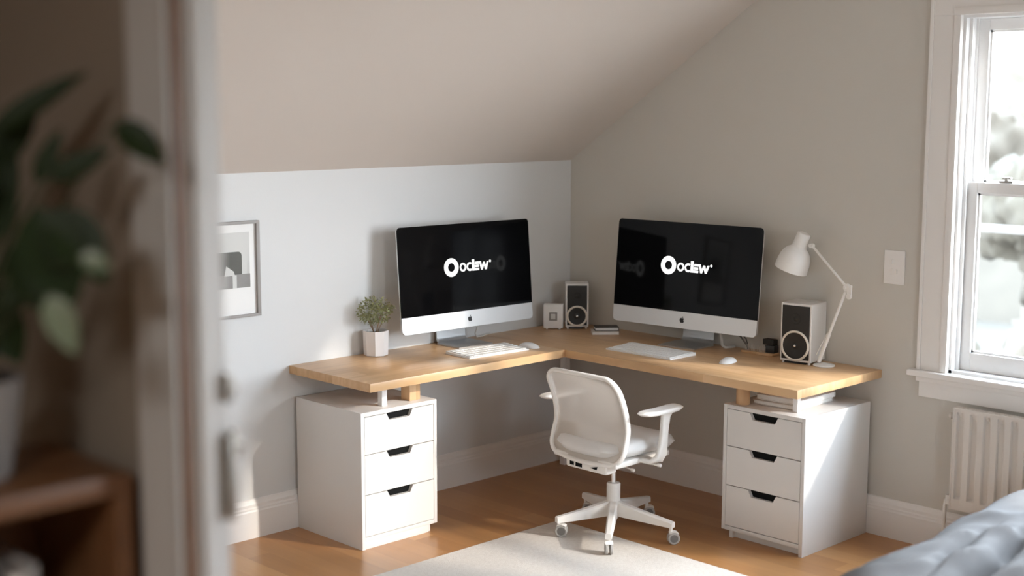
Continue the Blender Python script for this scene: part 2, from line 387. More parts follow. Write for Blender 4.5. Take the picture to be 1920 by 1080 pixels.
def casing_strip(ya, yb, z0, z1):
    lo, hi = min(ya, yb), max(ya, yb)
    m.box(-.018, 0, lo, hi, z0, z1, .002)
c0, c1 = -5.07, -2.05
casing_strip(-2.19, -2.05, .77, 2.25); casing_strip(-5.07, -4.95, .77, 2.72); casing_strip(-3.33, -3.27, 2.25, 2.72)
m.box(-.026, -.018, -2.19, -2.160, .77, 2.25, .002).box(-.024, -.018, -2.068, -2.052, .77, 2.39, .002)
m.box(-.018, 0, -3.25, c1, 2.25, 2.39, .002).box(-.026, -.018, -3.25, c1 - .11, 2.25, 2.28, .002).box(-.045, 0, -3.25, c1 + .02, 2.39, 2.42, .004).box(-.018, 0, c0, -3.25, 2.72, 2.84, .002)
struct(m.build('trim_1', 'trim'))
m = MB(); m.box(-.052, .05, c0 - .03, -2.022, .744, .770, .006, 3); struct(m.build('window_sill', 'trim'))
m = MB(); m.box(-.020, 0, c0, -2.066, .655, .744, .002).box(-.032, 0, c0, -2.056, .722, .744, .004); struct(m.build('trim_2', 'trim'))

# ------------------------------------------------------------------ rug
m = MB(); m.box(-3.5, -.890, -2.62, -.785, .0005, .011, .004)
tag(m.build('rug', 'rug'), 'pale beige woven rug lying on the wooden floor under the swivel chair', 'rug')

# ------------------------------------------------------------------ corner desk
ZT = .74; TH = .037
desk = thing('corner_desk', (-.9, -.6, 0), 0, 'L-shaped light oak corner desk top standing on two white drawer cabinets', 'desk')
def loc(o, x, y, z): return (x - o.location.x, y - o.location.y, z - o.location.z)
def dbox(nm, mt, x0, x1, y0, y1, z0, z1, bev=.002):
    a = loc(desk, x0, y0, z0); b = loc(desk, x1, y1, z1)
    return MB().box(a[0], b[0], a[1], b[1], a[2], b[2], bev).build(nm, mt, desk)
dbox('desktop', 'deskA', -1.812, -.646, -.577, -.002, ZT - TH, ZT)
dbox('desktop', 'deskB', -.6455, -.002, -1.877, -.002, ZT - TH, ZT)
ZS = .5975
dbox('support_post', 'post', -1.485, -1.425, -.44, -.38, ZS, ZT - TH)
o = dbox('support_post', 'white', -1.640, -1.612, -.44, -.41, ZS, ZT - TH, .001); o['label'] = 'thin white metal support post'
m = MB(); a = loc(desk, -.475, -1.485, ZS); m.cyl(a, (a[0], a[1], ZT - TH - a[2] + ZS - ZS if False else ZT - TH), .030, seg=28)
m.build('support_post', 'post', desk)
o = dbox('support_post', 'white', -.455, -.432, -1.752, -1.728, ZS, ZT - TH, .001); o['label'] = 'thin white metal support post'
dbox('leg', 'white', -.155, -.118, -.115, -.078, 0, ZT - TH, .002)
dbox('leg', 'white', -.135, -.098, -1.36, -1.323, 0, ZT - TH, .002)

# ------------------------------------------------------------------ drawer cabinets (front faces local -y)
def cabinet(w, dpt, h, open_right_foot, label, at, rz):
    """local: x 0..w, front at y = 0, back at y = dpt"""
    c = thing('drawer_cabinet', at, rz, label, 'cabinet')
    t = .018; zb = .035
    b = MB()
    z1 = h
    l0, r0 = (0, zb) if not open_right_foot else (zb, 0)
    b.box(0, t, 0, dpt, (0 if open_right_foot != 1 else zb), z1, .0015)
    b.box(w - t, w, 0, dpt, (zb if open_right_foot != 1 else 0), z1, .0015)
    b.box(t, w - t, 0, dpt, z1 - t, z1, .001).box(t, w - t, 0, dpt, zb, zb + t, .001).box(t, w - t, dpt - .006, dpt, zb, z1 - t)
    b.build('body', 'cab', c)
    k = MB()   # recessed plinth and the little foot on the inner side
    if open_right_foot == 1:
        k.box(.035, w - t, .03, .045, 0, zb, .001); k.box(.035, .053, .012, dpt - .02, 0, zb, .001)
    else:
        k.box(t, w - .05, .004, .018, 0, zb, .001); k.box(w - .05, w - .032, .012, dpt - .02, 0, zb, .001)
    k.build('plinth', 'cab', c)
    zz = [.0545, .238, .413, .578]
    g = .002; sw, sd = .145, .030; xc = w / 2
    for i in range(3):
        za, zb2 = zz[i] + g, zz[i + 1] - g
        dr = MB()
        x0, x1 = t + g, w - t - g
        T, B2 = sw / 2, sw / 2 - .016
        # front as prism polygon with trapezoid cut from the top edge
        dr.prism([(x0, za), (x1, za), (x1, zb2), (xc + T, zb2), (xc + B2, zb2 - sd), (xc - B2, zb2 - sd), (xc - T, zb2), (x0, zb2)], .0005, .018, axis=1)
        # box behind the front
        dr.box(x0 + .01, x0 + .022, .018, dpt - .06, za + .01, zb2 - .045).box(x1 - .022, x1 - .01, .018, dpt - .06, za + .01, zb2 - .045)
        dr.box(x0 + .01, x1 - .01, .018, dpt - .06, za + .01, za + .018)
        f = dr.build('drawer', 'cab', c, smooth=False)
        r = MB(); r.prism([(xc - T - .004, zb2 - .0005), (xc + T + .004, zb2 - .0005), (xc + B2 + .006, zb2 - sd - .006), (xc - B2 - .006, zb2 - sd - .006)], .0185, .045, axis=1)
        r.build('handle_recess', 'slot', f, smooth=False)  # dark block behind the cut-out, its colour carries the shade
    return c
cabinet(.4225, .464, .597, 0, 'white three-drawer cabinet under the left desk end, nearest the doorway', (-1.7925, -.4865, 0), 0)
cabinet(.4205, .500, .5965, 1, 'white three-drawer cabinet under the right desk end, beside the radiator', (-.5237, -1.4196, 0), -PI / 2)

# white folders lying under the desk end on the right cabinet
for i, (dx, dy, sz, rr, mt) in enumerate(((0, 0, (.285, .225, .018), .03, 'bookwh'), (.010, -.006, (.280, .22, .022), .0, 'paper'))):
    z0 = .5985 + i * .0195
    f = thing('folder', (-.290 + dx, -1.618 + dy, z0), rr, ('white folder lying directly on the right drawer cabinet, lower of the two', 'white folder on top of the other one, under the right desk end')[i], 'folder', 'folders on the right cabinet')
    m = MB(); a, b, h = sz; m.box(-a / 2, a / 2, -b / 2, b / 2, 0, .003, .001).box(-a / 2, a / 2, -b / 2, b / 2, h - .003, h, .001).box(a / 2 - .003, a / 2, -b / 2, b / 2, .003, h - .003)
    m.build('cover', mt, f); m = MB(); m.box(-a / 2 + .004, a / 2 - .004, -b / 2 + .003, b / 2 - .003, .003, h - .003); m.build('pages', 'paper', f)

# ------------------------------------------------------------------ computers (front faces local -y)
def ring(m, cx, cz, R, r, y0, y1, seg=48, a0=0, a1=2 * PI, sx=1):
    full = abs(a1 - a0 - 2 * PI) < 1e-6; n = seg
    A = [a0 + (a1 - a0) * k / n for k in range(n + (0 if full else 1))]
    def P(rad, a, y): return m.bm.verts.new((cx + sx * rad * math.cos(a), y, cz + rad * math.sin(a)))
    q = [[P(R, a, y0) for a in A], [P(r, a, y0) for a in A], [P(R, a, y1) for a in A], [P(r, a, y1) for a in A]]
    L_ = len(A)
    for i in range(L_ if full else L_ - 1):
        j = (i + 1) % L_
        for u, v in ((0, 1), (2, 3), (0, 2), (1, 3)): m.bm.faces.new((q[u][i], q[u][j], q[v][j], q[v][i]))
    if not full:
        for i in (0, L_ - 1): m.bm.faces.new((q[0][i], q[1][i], q[3][i], q[2][i]))

def rrect(x0, x1, z0, z1, r, seg=6, corners=(1, 1, 1, 1)):
    pts = []
    for (cx, cz, a, on) in ((x1 - r, z0 + r, -PI / 2, corners[1]), (x1 - r, z1 - r, 0, corners[2]), (x0 + r, z1 - r, PI / 2, corners[3]), (x0 + r, z0 + r, PI, corners[0])):
        if on: pts += [(cx + r * math.cos(a + PI / 2 * k / seg), cz + r * math.sin(a + PI / 2 * k / seg)) for k in range(seg + 1)]
        else: pts.append((cx + r * (1 if math.cos(a + PI / 4) > 0 else -1), cz + r * (1 if math.sin(a + PI / 4) > 0 else -1)))
    return pts

def computer(label, at, rz, tilt, w, h, zb, foot_y):
    c = thing('desktop_computer', at, rz, label, 'computer', 'computers on the corner desk')
    chin = .079; T = Matrix.Translation((0, 0, zb)) @ Matrix.Rotation(-tilt, 4, 'X')
    def fin(o): o.matrix_local = T; return o
    bk = MB()                                        # aluminium shell, thin edge bulging to the back
    prof = rrect(-w / 2, w / 2, 0, h, .022)
    bk.prism(prof, .002, .010, axis=1)
    rows = 7; base = [Vector((a, 0, b)) for a, b in rrect(-w / 2, w / 2, 0, h, .022)]
    cen = Vector((0, 0, h / 2)); last = None
    for k in range(rows):
        t = k / (rows - 1); sc = 1 - t * .86; dep = .010 + .036 * math.sin(t * PI / 2)
        rg = [bk.bm.verts.new((cen.x + (p.x) * sc, dep, cen.z + (p.z - cen.z) * sc)) for p in base]
        if last:
            for i in range(len(rg)): bk.bm.faces.new((last[i], last[(i + 1) % len(rg)], rg[(i + 1) % len(rg)], rg[i]))
        last = rg
    bk.bm.faces.new(last)
    fin(bk.build('back_shell', 'alu', c))
    ch = MB(); ch.prism(rrect(-w / 2, w / 2, 0, chin, .022, corners=(1, 1, 0, 0)), -.003, .0015, axis=1)
    cho = fin(ch.build('chin', 'alu', c))
    gl = MB(); gl.prism(rrect(-w / 2, w / 2, chin + .0005, h, .018, corners=(0, 0, 1, 1)), -.0032, .0015, axis=1)
    glo = fin(gl.build('screen', 'glassblk', c)); glo['label'] = 'black glossy screen showing a white logo'
    # bitten fruit emblem on the chin
    e = MB(); k_ = .0125; pts = []
    out = [(0, .62), (.25, .78), (.55, .80), (.82, .60), (.90, .50), (.72, .30), (.66, .05), (.74, -.22), (.97, -.38), (.80, -.72), (.55, -.98), (.35, -1.02), (.12, -.96), (-.12, -.96), (-.35, -1.02),
           (-.60, -.92), (-.85, -.55), (-.97, -.10), (-.95, .30), (-.75, .65), (-.45, .80), (-.22, .76)]
    e.prism([(x * k_, z * k_ - .001) for x, z in out], -.0045, -.003, axis=1)
    e.prism([(x * k_, z * k_ - .001) for x, z in ((0.02, .88), (.10, 1.18), (.32, 1.40), (.50, 1.45), (.46, 1.18), (.28, .96))], -.0045, -.003, axis=1)
    eo = e.build('emblem', 'black', cho, smooth=False); eo.location = (0, 0, chin / 2 + .001)
    # lit word mark
    l = MB(); y0, y1 = -.0042, -.0033
    u0 = -.098; v0 = (chin + h) / 2 + .004
    ring(l, u0, v0, .044, .0208, y0, y1)
    ring(l, u0 + .0707, v0 - .004, .0212, .0118, y0, y1, sx=.93)
    ring(l, u0 + .1135, v0 - .004, .0212, .0118, y0, y1, a0=math.radians(55), a1=math.radians(305), sx=.97)
    def bar(a, b, z0, z1, sh=0): l.prism([(u0 + a, v0 + z0), (u0 + b, v0 + z0), (u0 + b + sh, v0 + z1), (u0 + a + sh, v0 + z1)], y0, y1, axis=1)
    bar(.1272, .1425, -.0252, .0290)
    bar(.1452, .1712, .0052, .0168, .002); bar(.1452, .1700, -.0100, .0012); bar(.1440, .1712, -.0252, -.0140)
    for p, q in (((.178, .0170), (.1885, -.0215)), ((.1885, -.0215), (.2025, .0130)), ((.2025, .0130), (.2140, -.0215)), ((.2140, -.0215), (.2270, .0170))):
        dx = .0056; l.prism([(u0 + p[0] - dx, v0 + p[1]), (u0 + p[0] + dx, v0 + p[1]), (u0 + q[0] + dx, v0 + q[1] - .003), (u0 + q[0] - dx, v0 + q[1] - .003)], y0, y1, axis=1)
    ring(l, u0 + .2420, v0 + .0140, .0062, .0040, y0, y1, seg=20); bar(.2400, .2436, .0118, .0162)
    l.build('logo', 'logo', glo, smooth=False)
    # stand: foot plate bending up into the neck
    s = MB(); fw = .105; t = .006
    path = [(foot_y, 0), (foot_y + .165, 0)] + [(foot_y + .165 + .03 * math.sin(a), .03 - .03 * math.cos(a)) for a in [PI / 2 * k / 6 * .86 for k in range(1, 7)]]
    path += [(path[-1][0] + .012, .16), (path[-1][0] + .012, .165)]
    P = [(Vector((0, y, z)), k) for k, (y, z) in enumerate(path)]
    def cross(i):
        y, z = path[i]; a = path[max(i - 1, 0)]; b = path[min(i + 1, len(path) - 1)]
        d = Vector((b[0] - a[0], b[1] - a[1])).normalized(); n = Vector((-d.y, d.x)) * t
        wd = fw * (1 if i < 2 else (.94 - .03 * min(i - 1, 3)))
        return [s.bm.verts.new((-wd, y, z)), s.bm.verts.new((wd, y, z)), s.bm.verts.new((wd, y + n.x, z + n.y)), s.bm.verts.new((-wd, y + n.x, z + n.y))]
    R_ = [cross(i) for i in range(len(path))]
    for a, b in zip(R_, R_[1:]):
        for k in range(4): s.bm.faces.new((a[k], a[(k + 1) % 4], b[(k + 1) % 4], b[k]))
    s.bm.faces.new(R_[0]); s.bm.faces.new(R_[-1])
    s.build('stand', 'aludark', c, ang=40)
    return c
computer('silver all-in-one computer with black logo screen on left desk arm, beside small potted tree', (-.888, -.18, ZT + .0005), -.044, .079, .812, .497, .090, -.045)
computer('silver all-in-one computer with black logo screen on right desk arm, beside the white lamp', (-.185, -.907, ZT + .0005), -1.493, .091, .820, .504, .088, -.045)

# cables behind the computers
m = MB(); m.tube([(-.74, -.07, .80), (-.735, -.05, .765), (-.72, -.045, .746), (-.68, -.04, .744), (-.64, -.02, .744), (-.60, -.012, .744)], .0035)
tag(m.build('power_cable', 'cablew'), 'thin white cable hanging behind the left computer onto the desk', 'cable')
m = MB(); m.tube([(-.10, -1.06, .86), (-.085, -1.065, .80), (-.08, -1.07, .755), (-.07, -1.08, .744), (-.04, -1.09, .744), (-.012, -1.09, .744)], .007)
tag(m.build('power_cable', 'cablew'), 'pale thick cable dropping behind the stand of the right computer', 'cable')
m = MB(); m.tube([(-.11, -1.10, .87), (-.10, -1.14, .835), (-.085, -1.18, .81), (-.07, -1.20, .775), (-.06, -1.205, .748), (-.05, -1.202, .7455)], .004).tube([(-.11, -1.11, .875), (-.09, -1.17, .84), (-.07, -1.20, .80), (-.05, -1.198, .76), (-.045, -1.20, .746)], .003)
tag(m.build('dark_cable', 'cable'), 'dark cable looping down from the right computer to the wooden tray', 'cable')

# ------------------------------------------------------------------ keyboards and mice
def keyboard(label, at, rz, L_, D_):
    k = thing('keyboard', at, rz, label, 'keyboard', 'keyboards on the corner desk')
    b = MB(); b.prism([(-D_ / 2, 0), (D_ / 2, 0), (D_ / 2, .014), (-D_ / 2, .006)], -L_ / 2, L_ / 2, axis=0)
    b.build('case', 'white', k)
    kk = MB(); rows = 5; u = (L_ - .016) / 14.5; ph = (D_ - .014) / rows
    lay = [[1] * 13 + [1.5], [1.5] + [1] * 13, [1.75] + [1] * 11 + [1.75], [2.25] + [1] * 10 + [2.25], [1, 1, 1.25, 5, 1.25, 1, 1, 1, 1, 1]]
    for r in range(rows):
        x = -L_ / 2 + .008; y0 = D_ / 2 - .007 - (r + 1) * ph
        zt = .006 + .008 * ((y0 + ph / 2 + D_ / 2) / D_)
        tot = sum(lay[r]); uu = (L_ - .016) / tot
        for wk in lay[r]:
            kk.box(x + .0012, x + wk * uu - .0012, y0 + .0012, y0 + ph - .0012, zt - .001, zt + .0035, .0008, 1); x += wk * uu
    o = kk.build('keys', 'paper', k, smooth=False)
    return k
keyboard('slim white keyboard in front of the left computer', (-.952, -.372, ZT + .0005), math.radians(-3.5), .36, .175)
keyboard('slim white keyboard in front of the right computer', (-.412, -.905, ZT + .0005), math.radians(-90), .39, .185)
def mouse(label, at, rz):
    m = MB(); a, b, h = .031, .057, .022
    def f(u, v):
        th = u * 2 * PI; r = v
        ex = lambda t: math.copysign(abs(t) ** .82, t)
        x, y = a * r * ex(math.cos(th)), b * r * ex(math.sin(th))
        z = h * (max(0, 1 - r ** 2.6)) ** .6 * (1 - .25 * (y / b) ** 2 + .08 * y / b)
        return (x, y, z + .001)
    m.grid(f, 36, 10); bmesh.ops.remove_doubles(m.bm, verts=m.bm.verts[:], dist=1e-5)
    bmesh.ops.holes_fill(m.bm, edges=[e for e in m.bm.edges if len(e.link_faces) == 1], sides=0)
    return tag(m.build('computer_mouse', 'white', loc=at, rot=(0, 0, rz)), label, 'mouse', 'computer mice on the corner desk')
mouse('white computer mouse at the right end of the left keyboard', (-.722, -.415, ZT), math.radians(8))
mouse('white computer mouse lying between the right keyboard and the white loudspeaker', (-.352, -1.308, ZT), math.radians(-80))

# ------------------------------------------------------------------ small potted tree
random.seed(4)
PP = (-1.378, -.072)
p = thing('potted_plant', (*PP, ZT), 0, 'small bushy green tree in a white faceted pot at the left desk end', 'plant')
m = MB(); prof = [(0, .001), (.052, .001), (.056, .004), (.0595, .112), (.0595, .116), (.054, .116), (.053, .098), (0, .098)]
m.lathe(prof, seg=8, mat=Matrix.Rotation(math.radians(4), 4, 'Z')); m.build('pot', 'ceram', p, smooth=False)
m = MB(); m.cyl((0, 0, .0985), (0, 0, .103), .0525, seg=8); m.build('soil', 'soil', p)
tips = []
for k in range(5):
    a = k * 1.3 + .4; r = .008 + .004 * (k % 2); q = Vector((r * math.cos(a), r * math.sin(a), .103))
    pts = [q.copy()]; d = Vector((math.cos(a) * .35, math.sin(a) * .35, 1)).normalized()
    for j in range(5):
        d = (d + Vector((random.uniform(-.12, .12), random.uniform(-.12, .12), 0)) + Vector((math.cos(a), math.sin(a), 0)) * .07 * j).normalized(); pts.append(pts[-1] + d * .022)
    MB().tube(pts, [.0028, .0026, .0023, .002, .0016, .001], 6).build('stem', 'stem', p); tips += pts[3:]
fo = MB(); cen = Vector((-.002, 0, .205))
n = 0
while n < 900:
    v = Vector((random.gauss(0, 1), random.gauss(0, 1), random.gauss(0, 1))).normalized() * random.random() ** .4
    q = cen + Vector((v.x * .088, v.y * .064, v.z * .064))
    if q.z < .15 and (abs(q.x) < .025): continue
    if noise.noise(q * 38) < -.12: continue
    if q.x + PP[0] < -1.8 or q.y + PP[1] > -.004: continue
    n += 1; s_ = random.uniform(.0045, .009); d = (v + Vector((random.uniform(-1, 1), random.uniform(-1, 1), random.uniform(-.9, .5))) * .9).normalized()
    x = d.orthogonal().normalized(); x = Matrix.Rotation(random.random() * 6.28, 3, d) @ x
    w_ = d.cross(x) * .0
    vs = [fo.bm.verts.new(q), fo.bm.verts.new(q + d * s_ + x * s_ * .45), fo.bm.verts.new(q + d * s_ * 2), fo.bm.verts.new(q + d * s_ - x * s_ * .45 + d.cross(x) * s_ * .15)]
    fo.bm.faces.new(vs)
for q0, q1 in (((.06, 0, .20), (.088, -.012, .222)), ((.062, -.01, .19), (.080, -.02, .200)), ((.05, -.01, .215), (.097, -.02, .216)), ((-.05, 0, .18), (-.092, -.004, .172))):
    fo.tube([q0, q1], .0007, 4)
    for k in range(6):
        q = Vector(q1) + Vector([random.uniform(-.005, .005) for _ in range(3)]); r3 = [Vector([random.uniform(-.006, .006) for _ in range(3)]) for _ in range(3)]
        fo.bm.faces.new([fo.bm.verts.new(q + r) for r in r3])
fo.build('foliage', 'leaf', p, smooth=False, recalc=False)

# ------------------------------------------------------------------ things in the desk corner
c45 = math.radians(-45)
b = thing('photo_box', (-.262, -.128, ZT), math.radians(-50), 'small white square picture block with a grey centre beside the corner loudspeaker', 'picture block')
m = MB(); m.box(-.050, .050, 0, .055, .006, .128, .002); m.build('body', 'white', b)
MB().box(-.038, -.028, .006, .05, 0, .006).build('foot', 'white', b); MB().box(.028, .038, .006, .05, 0, .006).build('foot', 'white', b)
m = MB(); m.box(-.021, .021, -.0015, .0, .045, .089); m.build('inlay', 'frameg', b, smooth=False)
m = MB(); m.box(-.012, .012, -.003, -.0015, .053, .081); m.build('photo', 'printbg', b, smooth=False)

def speaker(label, at, rz, w, d_, h, tweeter=True):
    s = thing('loudspeaker', at, rz, label, 'loudspeaker', 'white loudspeakers with black fronts on the desk')
    f = .010
    m = MB(); m.box(-w / 2, w / 2, 0, d_, f, h, .004, 3); m.build('cabinet', 'spkwhite', s)
    m = MB(); m.box(-w / 2 + .008, w / 2 - .008, -.003, .0005, f + .010, h - .010, .002); m.build('baffle', 'softblk', s)
    m = MB(); m.box(-w / 2 + .015, w / 2 - .028, .010, d_ - .02, 0, f); m.build('base', 'black', s)
    for sx in (-1, 1):
        for yy in (.012, d_ - .02): MB().cyl((sx * (w / 2 - .012), yy, 0), (sx * (w / 2 - .012), yy, f), .006, seg=12).build('foot', 'spkwhite', s)
    R = w * .455; cz = f + R + .004
    rot = Matrix.Translation((0, -.003, cz)) @ Matrix.Rotation(PI / 2, 4, 'X')
    m = MB(); m.lathe([(R - .010, -.001), (R - .009, .005), (R - .005, .008), (R, .006), (R + .001, 0), (R, -.001)], 48, mat=rot); m.build('woofer_ring', 'cream', s)
    m = MB(); m.lathe([(R - .009, .003), (R - .014, .0035), (R - .018, .0025), (.016, .0008), (.013, .003), (0, .0045)], 48, mat=rot)
    wf = m.build('woofer_cone', 'cone', s)
    m = MB(); m.lathe([(.0062, .0042), (.005, .0065), (0, .0075)], 16, mat=rot); m.build('centre_dot', 'chrome', wf)
    tz = h - .010 - (h - cz - R) * .48
    m = MB(); m.lathe([(.024, .0005), (.022, .002), (.016, .001), (.012, .0005), (.008, .003), (0, .005)], 32, mat=Matrix.Translation((0, -.003, tz)) @ Matrix.Rotation(PI / 2, 4, 'X')); m.build('tweeter', 'cone', s)
    return s
speaker('white loudspeaker with black front standing in the desk corner', (-.165, -.205, ZT), c45, .118, .105, .236)
speaker('white loudspeaker with black front at the right desk end, beside the lamp', (-.162, -1.535, ZT), math.radians(-83), .150, .145, .272)

def book(name, mt, at, rz, a, b_, h, label, cat='book', group=None):
    t = thing(name, at, rz, label, cat, group)
    m = MB(); m.box(-a / 2, a / 2, -b_ / 2, b_ / 2, 0, .003, .0008).box(-a / 2, a / 2, -b_ / 2, b_ / 2, h - .003, h, .0008).box(a / 2 - .003, a / 2, -b_ / 2, b_ / 2, .003, h - .003)
    m.build('cover', mt, t)
    m = MB(); m.box(-a / 2 + .003, a / 2 - .003, -b_ / 2 + .004, b_ / 2 - .004, .003, h - .003); m.build('pages', 'paper', t, smooth=False); return t
book('notebook', 'bookwh', (-.163, -.395, ZT), math.radians(-42), .135, .095, .016, 'thin white notebook at the bottom of the two beside the corner loudspeaker', 'book', 'notebooks in the desk corner')
book('notebook', 'bookdk', (-.150, -.393, ZT + .0165), math.radians(-40), .120, .080, .019, 'black-covered notebook on top of the white one near the corner loudspeaker', 'book', 'notebooks in the desk corner')

# letter tray and black gadgets between right computer and loudspeaker
t = thing('letter_tray', (-.066, -1.278, ZT), math.radians(-90), 'low wooden tray with thin upright wires behind the right computer', 'tray')
m = MB(); m.box(-.088, .088, -.030, .030, 0, .012, .003); m.build('base', 'post', t)
m = MB()
for k in range(14): m.cyl((-.070 + k * .0085, -.018 + .0 * k, .012), (-.070 + k * .0085, -.018, .036 + .004 * (k % 3)), .0011, seg=6)
m.build('wire', 'cream', t)
tag(MB().box(-.024, .024, -.020, .020, 0, .034, .002).build('charger_box', 'black', loc=(-.060, -1.338, ZT + .0125), rot=(0, 0, -1.5)), 'small black box on the wooden tray, lower of the two', 'box')
tag(MB().box(-.030, .030, -.018, .018, 0, .027, .003).build('charger_box', 'softblk', loc=(-.056, -1.326, ZT + .047), rot=(0, 0, -1.62)), 'small flat black box stacked on the other black box', 'box')

# ------------------------------------------------------------------ desk lamp
LP = Vector((-.115, -1.655, ZT))
l = thing('desk_lamp', LP, 0, 'white jointed desk lamp with a bell shade leaning over the right loudspeaker', 'lamp')
def L3(x, y, z): return (x - LP.x, y - LP.y, z - LP.z)
m = MB(); m.lathe([(0, .0005), (.046, .0005), (.048, .004), (.046, .008), (.02, .011), (.010, .016), (0, .016)], 40); m.build('base', 'lampw', l)
foot = Vector(L3(-.135, -1.640, .760)); elb = Vector(L3(-.11, -1.756, 1.100)); hd = Vector(L3(-.10, -1.566, 1.268))
m = MB(); k0 = foot.lerp(elb, .38)
m.tube([foot, foot.lerp(elb, .5), elb - (elb - foot).normalized() * .02], [.0065, .0065, .0065], 12).cyl(foot, k0, .0085)
m.tube([foot + Vector((.0, .012, .03)), k0 + Vector((0, .012, 0))], .002, 6)
m.build('lower_arm', 'lampw', l)
m = MB(); m.tube([elb, elb.lerp(hd, .5), hd], .0055, 12); m.build('upper_arm', 'lampw', l)
m = MB(); m.cyl(elb + Vector((-.007, 0, 0)), elb + Vector((.007, 0, 0)), .017, seg=24, bev=.002).cyl(elb + Vector((-.008, -.012, -.038)), elb + Vector((.006, -.012, -.038)), .012, seg=20, bev=.002)
m.box(elb.x - .004, elb.x + .004, elb.y - .024, elb.y - .002, elb.z - .040, elb.z + .012, .002).cyl(elb + Vector((-.012, .006, 0)), elb + Vector((-.007, .006, 0)), .006, seg=12)
m.build('elbow_joint', 'lampw', l)
m = MB(); m.cyl(hd + Vector((-.010, 0, 0)), hd + Vector((.010, 0, 0)), .010, seg=16, bev=.002).cyl(hd + Vector((-.016, 0, -.003)), hd + Vector((-.009, 0, -.003)), .006, seg=10).box(hd.x - .004, hd.x + .004, hd.y, hd.y + .02, hd.z - .005, hd.z + .005)
m.build('head_joint', 'lampw', l)
top = Vector(L3(-.10, -1.523, 1.322)); ax = (Vector(L3(-.115, -1.463, 1.145)) - top).normalized()
q = ax.to_track_quat('Z', 'Y').to_matrix().to_4x4(); T = Matrix.Translation(top) @ q
m = MB()
prof = [(0, 0), (.026, .001), (.030, .006), (.031, .030), (.033, .060), (.036, .070), (.048, .080), (.060, .095), (.068, .115), (.073, .140), (.075, .178), (.0735, .179), (.0715, .141), (.066, .116), (.058, .097), (.046, .082), (.034, .072), (.030, .060), (0, .055)]
m.lathe(prof, 48, mat=T); m.build('lamp_shade', 'lampw', l, ang=40)
m = MB(); m.lathe([(.012, .056), (.013, .085), (.022, .105), (.027, .125), (.022, .143), (0, .152)], 24, mat=T); m.build('bulb', 'paper', l)

# ------------------------------------------------------------------ swivel chair (faces +x), local = world minus centre
CH = Vector((-.824, -1.050, 0))
ch = thing('office_chair', CH, 0, 'white swivel office chair with mesh back, armrests and five casters', 'chair')
# backrest
Wb, z0b, z1b = .212, .362, .742
def bx(z):
    t = (z - z0b) / (z1b - z0b)
    return -.205 + .065 * math.sin(min(1, t / .9) * PI * .62 + .1) - .085 * max(0, t - .38) ** 1.15 * 1.7
def half(z):
    t = z; rt, rb = .062, .068
    w = Wb - .012 * abs((z - z0b) / (z1b - z0b) - .1)
    if t > z1b - rt: a = (t - (z1b - rt)) / rt; w -= rt * (1 - math.sqrt(max(0, 1 - a * a)))
    if t < z0b + rb: a = ((z0b + rb) - t) / rb; w -= rb * (1 - math.sqrt(max(0, 1 - a * a)))
    return w
def bp(u, z): return Vector((bx(z) + .018 * (u ** 2), .012 + u * half(z), z - .012 * 0 + .010 * (1 - u * u) * ((z - z0b) / (z1b - z0b) - .5)))
zs = [z0b + (z1b - z0b) * (1 - math.cos(PI * k / 36)) / 2 for k in range(37)]
m = MB()
V = [[m.bm.verts.new(bp(-1 + 2 * i / 18, z)) for i in range(19)] for z in zs]
for a, b_ in zip(V, V[1:]):
    for i in range(18): m.bm.faces.new((a[i], a[i + 1], b_[i + 1], b_[i]))
m.build('backrest_mesh', 'backfab', ch)
loop = [bp(-1 + 2 * i / 18, zs[0]) for i in range(19)] + [bp(1, z) for z in zs[1:]] + [bp(1 - 2 * i / 18, zs[-1]) for i in range(1, 19)] + [bp(-1, z) for z in zs[::-1][1:-1]]
cl = [loop[0]]
for q in loop[1:]:
    if (q - cl[-1]).length > .006: cl.append(q)
m = MB()
n = len(cl); rings = []
for i, q in enumerate(cl):      # flat-ish frame section following the rim
    d = (cl[(i + 1) % n] - cl[i - 1]).normalized(); nx = Vector((1, 0, 0)); nx = (nx - d * nx.dot(d)).normalized(); sd_ = d.cross(nx)
    rings.append([m.bm.verts.new(q + nx * .015 * math.cos(2 * PI * k / 12) + sd_ * .0095 * math.sin(2 * PI * k / 12)) for k in range(12)])
for i in range(n):
    a, b_ = rings[i], rings[(i + 1) % n]
    for k in range(12): m.bm.faces.new((a[k], a[(k + 1) % 12], b_[(k + 1) % 12], b_[k]))
m.build('backrest_frame', 'chairw', ch, ang=60)
m = MB()                                     # lumbar pad behind the cloth
m.grid(lambda u, v: (bx(.44 + v * .075) + .016 + .018 * ((u - .3) ** 2), .04 + u * .125, .455 + v * .065), 12, 4)
m.grid(lambda u, v: (bx(.44 + v * .075) + .026 + .018 * ((u - .3) ** 2), .04 + u * .125, .455 + v * .065), 12, 4, flip=True)
m.build('lumbar_support', 'white', ch, recalc=False)
# seat cushion
def seatpt(u, v, top):
    th = u * 2 * PI; r = v
    ex = lambda t, e: math.copysign(abs(t) ** e, t)
    x, y = .232 * r * ex(math.cos(th), .5), .208 * r * ex(math.sin(th), .5)
    edge = max(0, 1 - r ** 7) ** .5
    drop = .018 * max(0, x / .228) ** 3
    zb_ = .414 + .010 * (abs(y) / .218) ** 2 - drop
    z = zb_ + .042 * edge if top else zb_ - .040 * edge
    return (x + .022, y + .008, z)
m = MB(); m.grid(lambda u, v: seatpt(u, v, True), 56, 16).grid(lambda u, v: seatpt(u, v, False), 56, 10)
bmesh.ops.remove_doubles(m.bm, verts=m.bm.verts[:], dist=.0006); m.build('seat', 'seatfab', ch, ang=70)
m = MB(); m.box(-.19, .17, -.18, .19, .352, .378, .010, 3); m.build('seat_pan', 'chairw', ch)
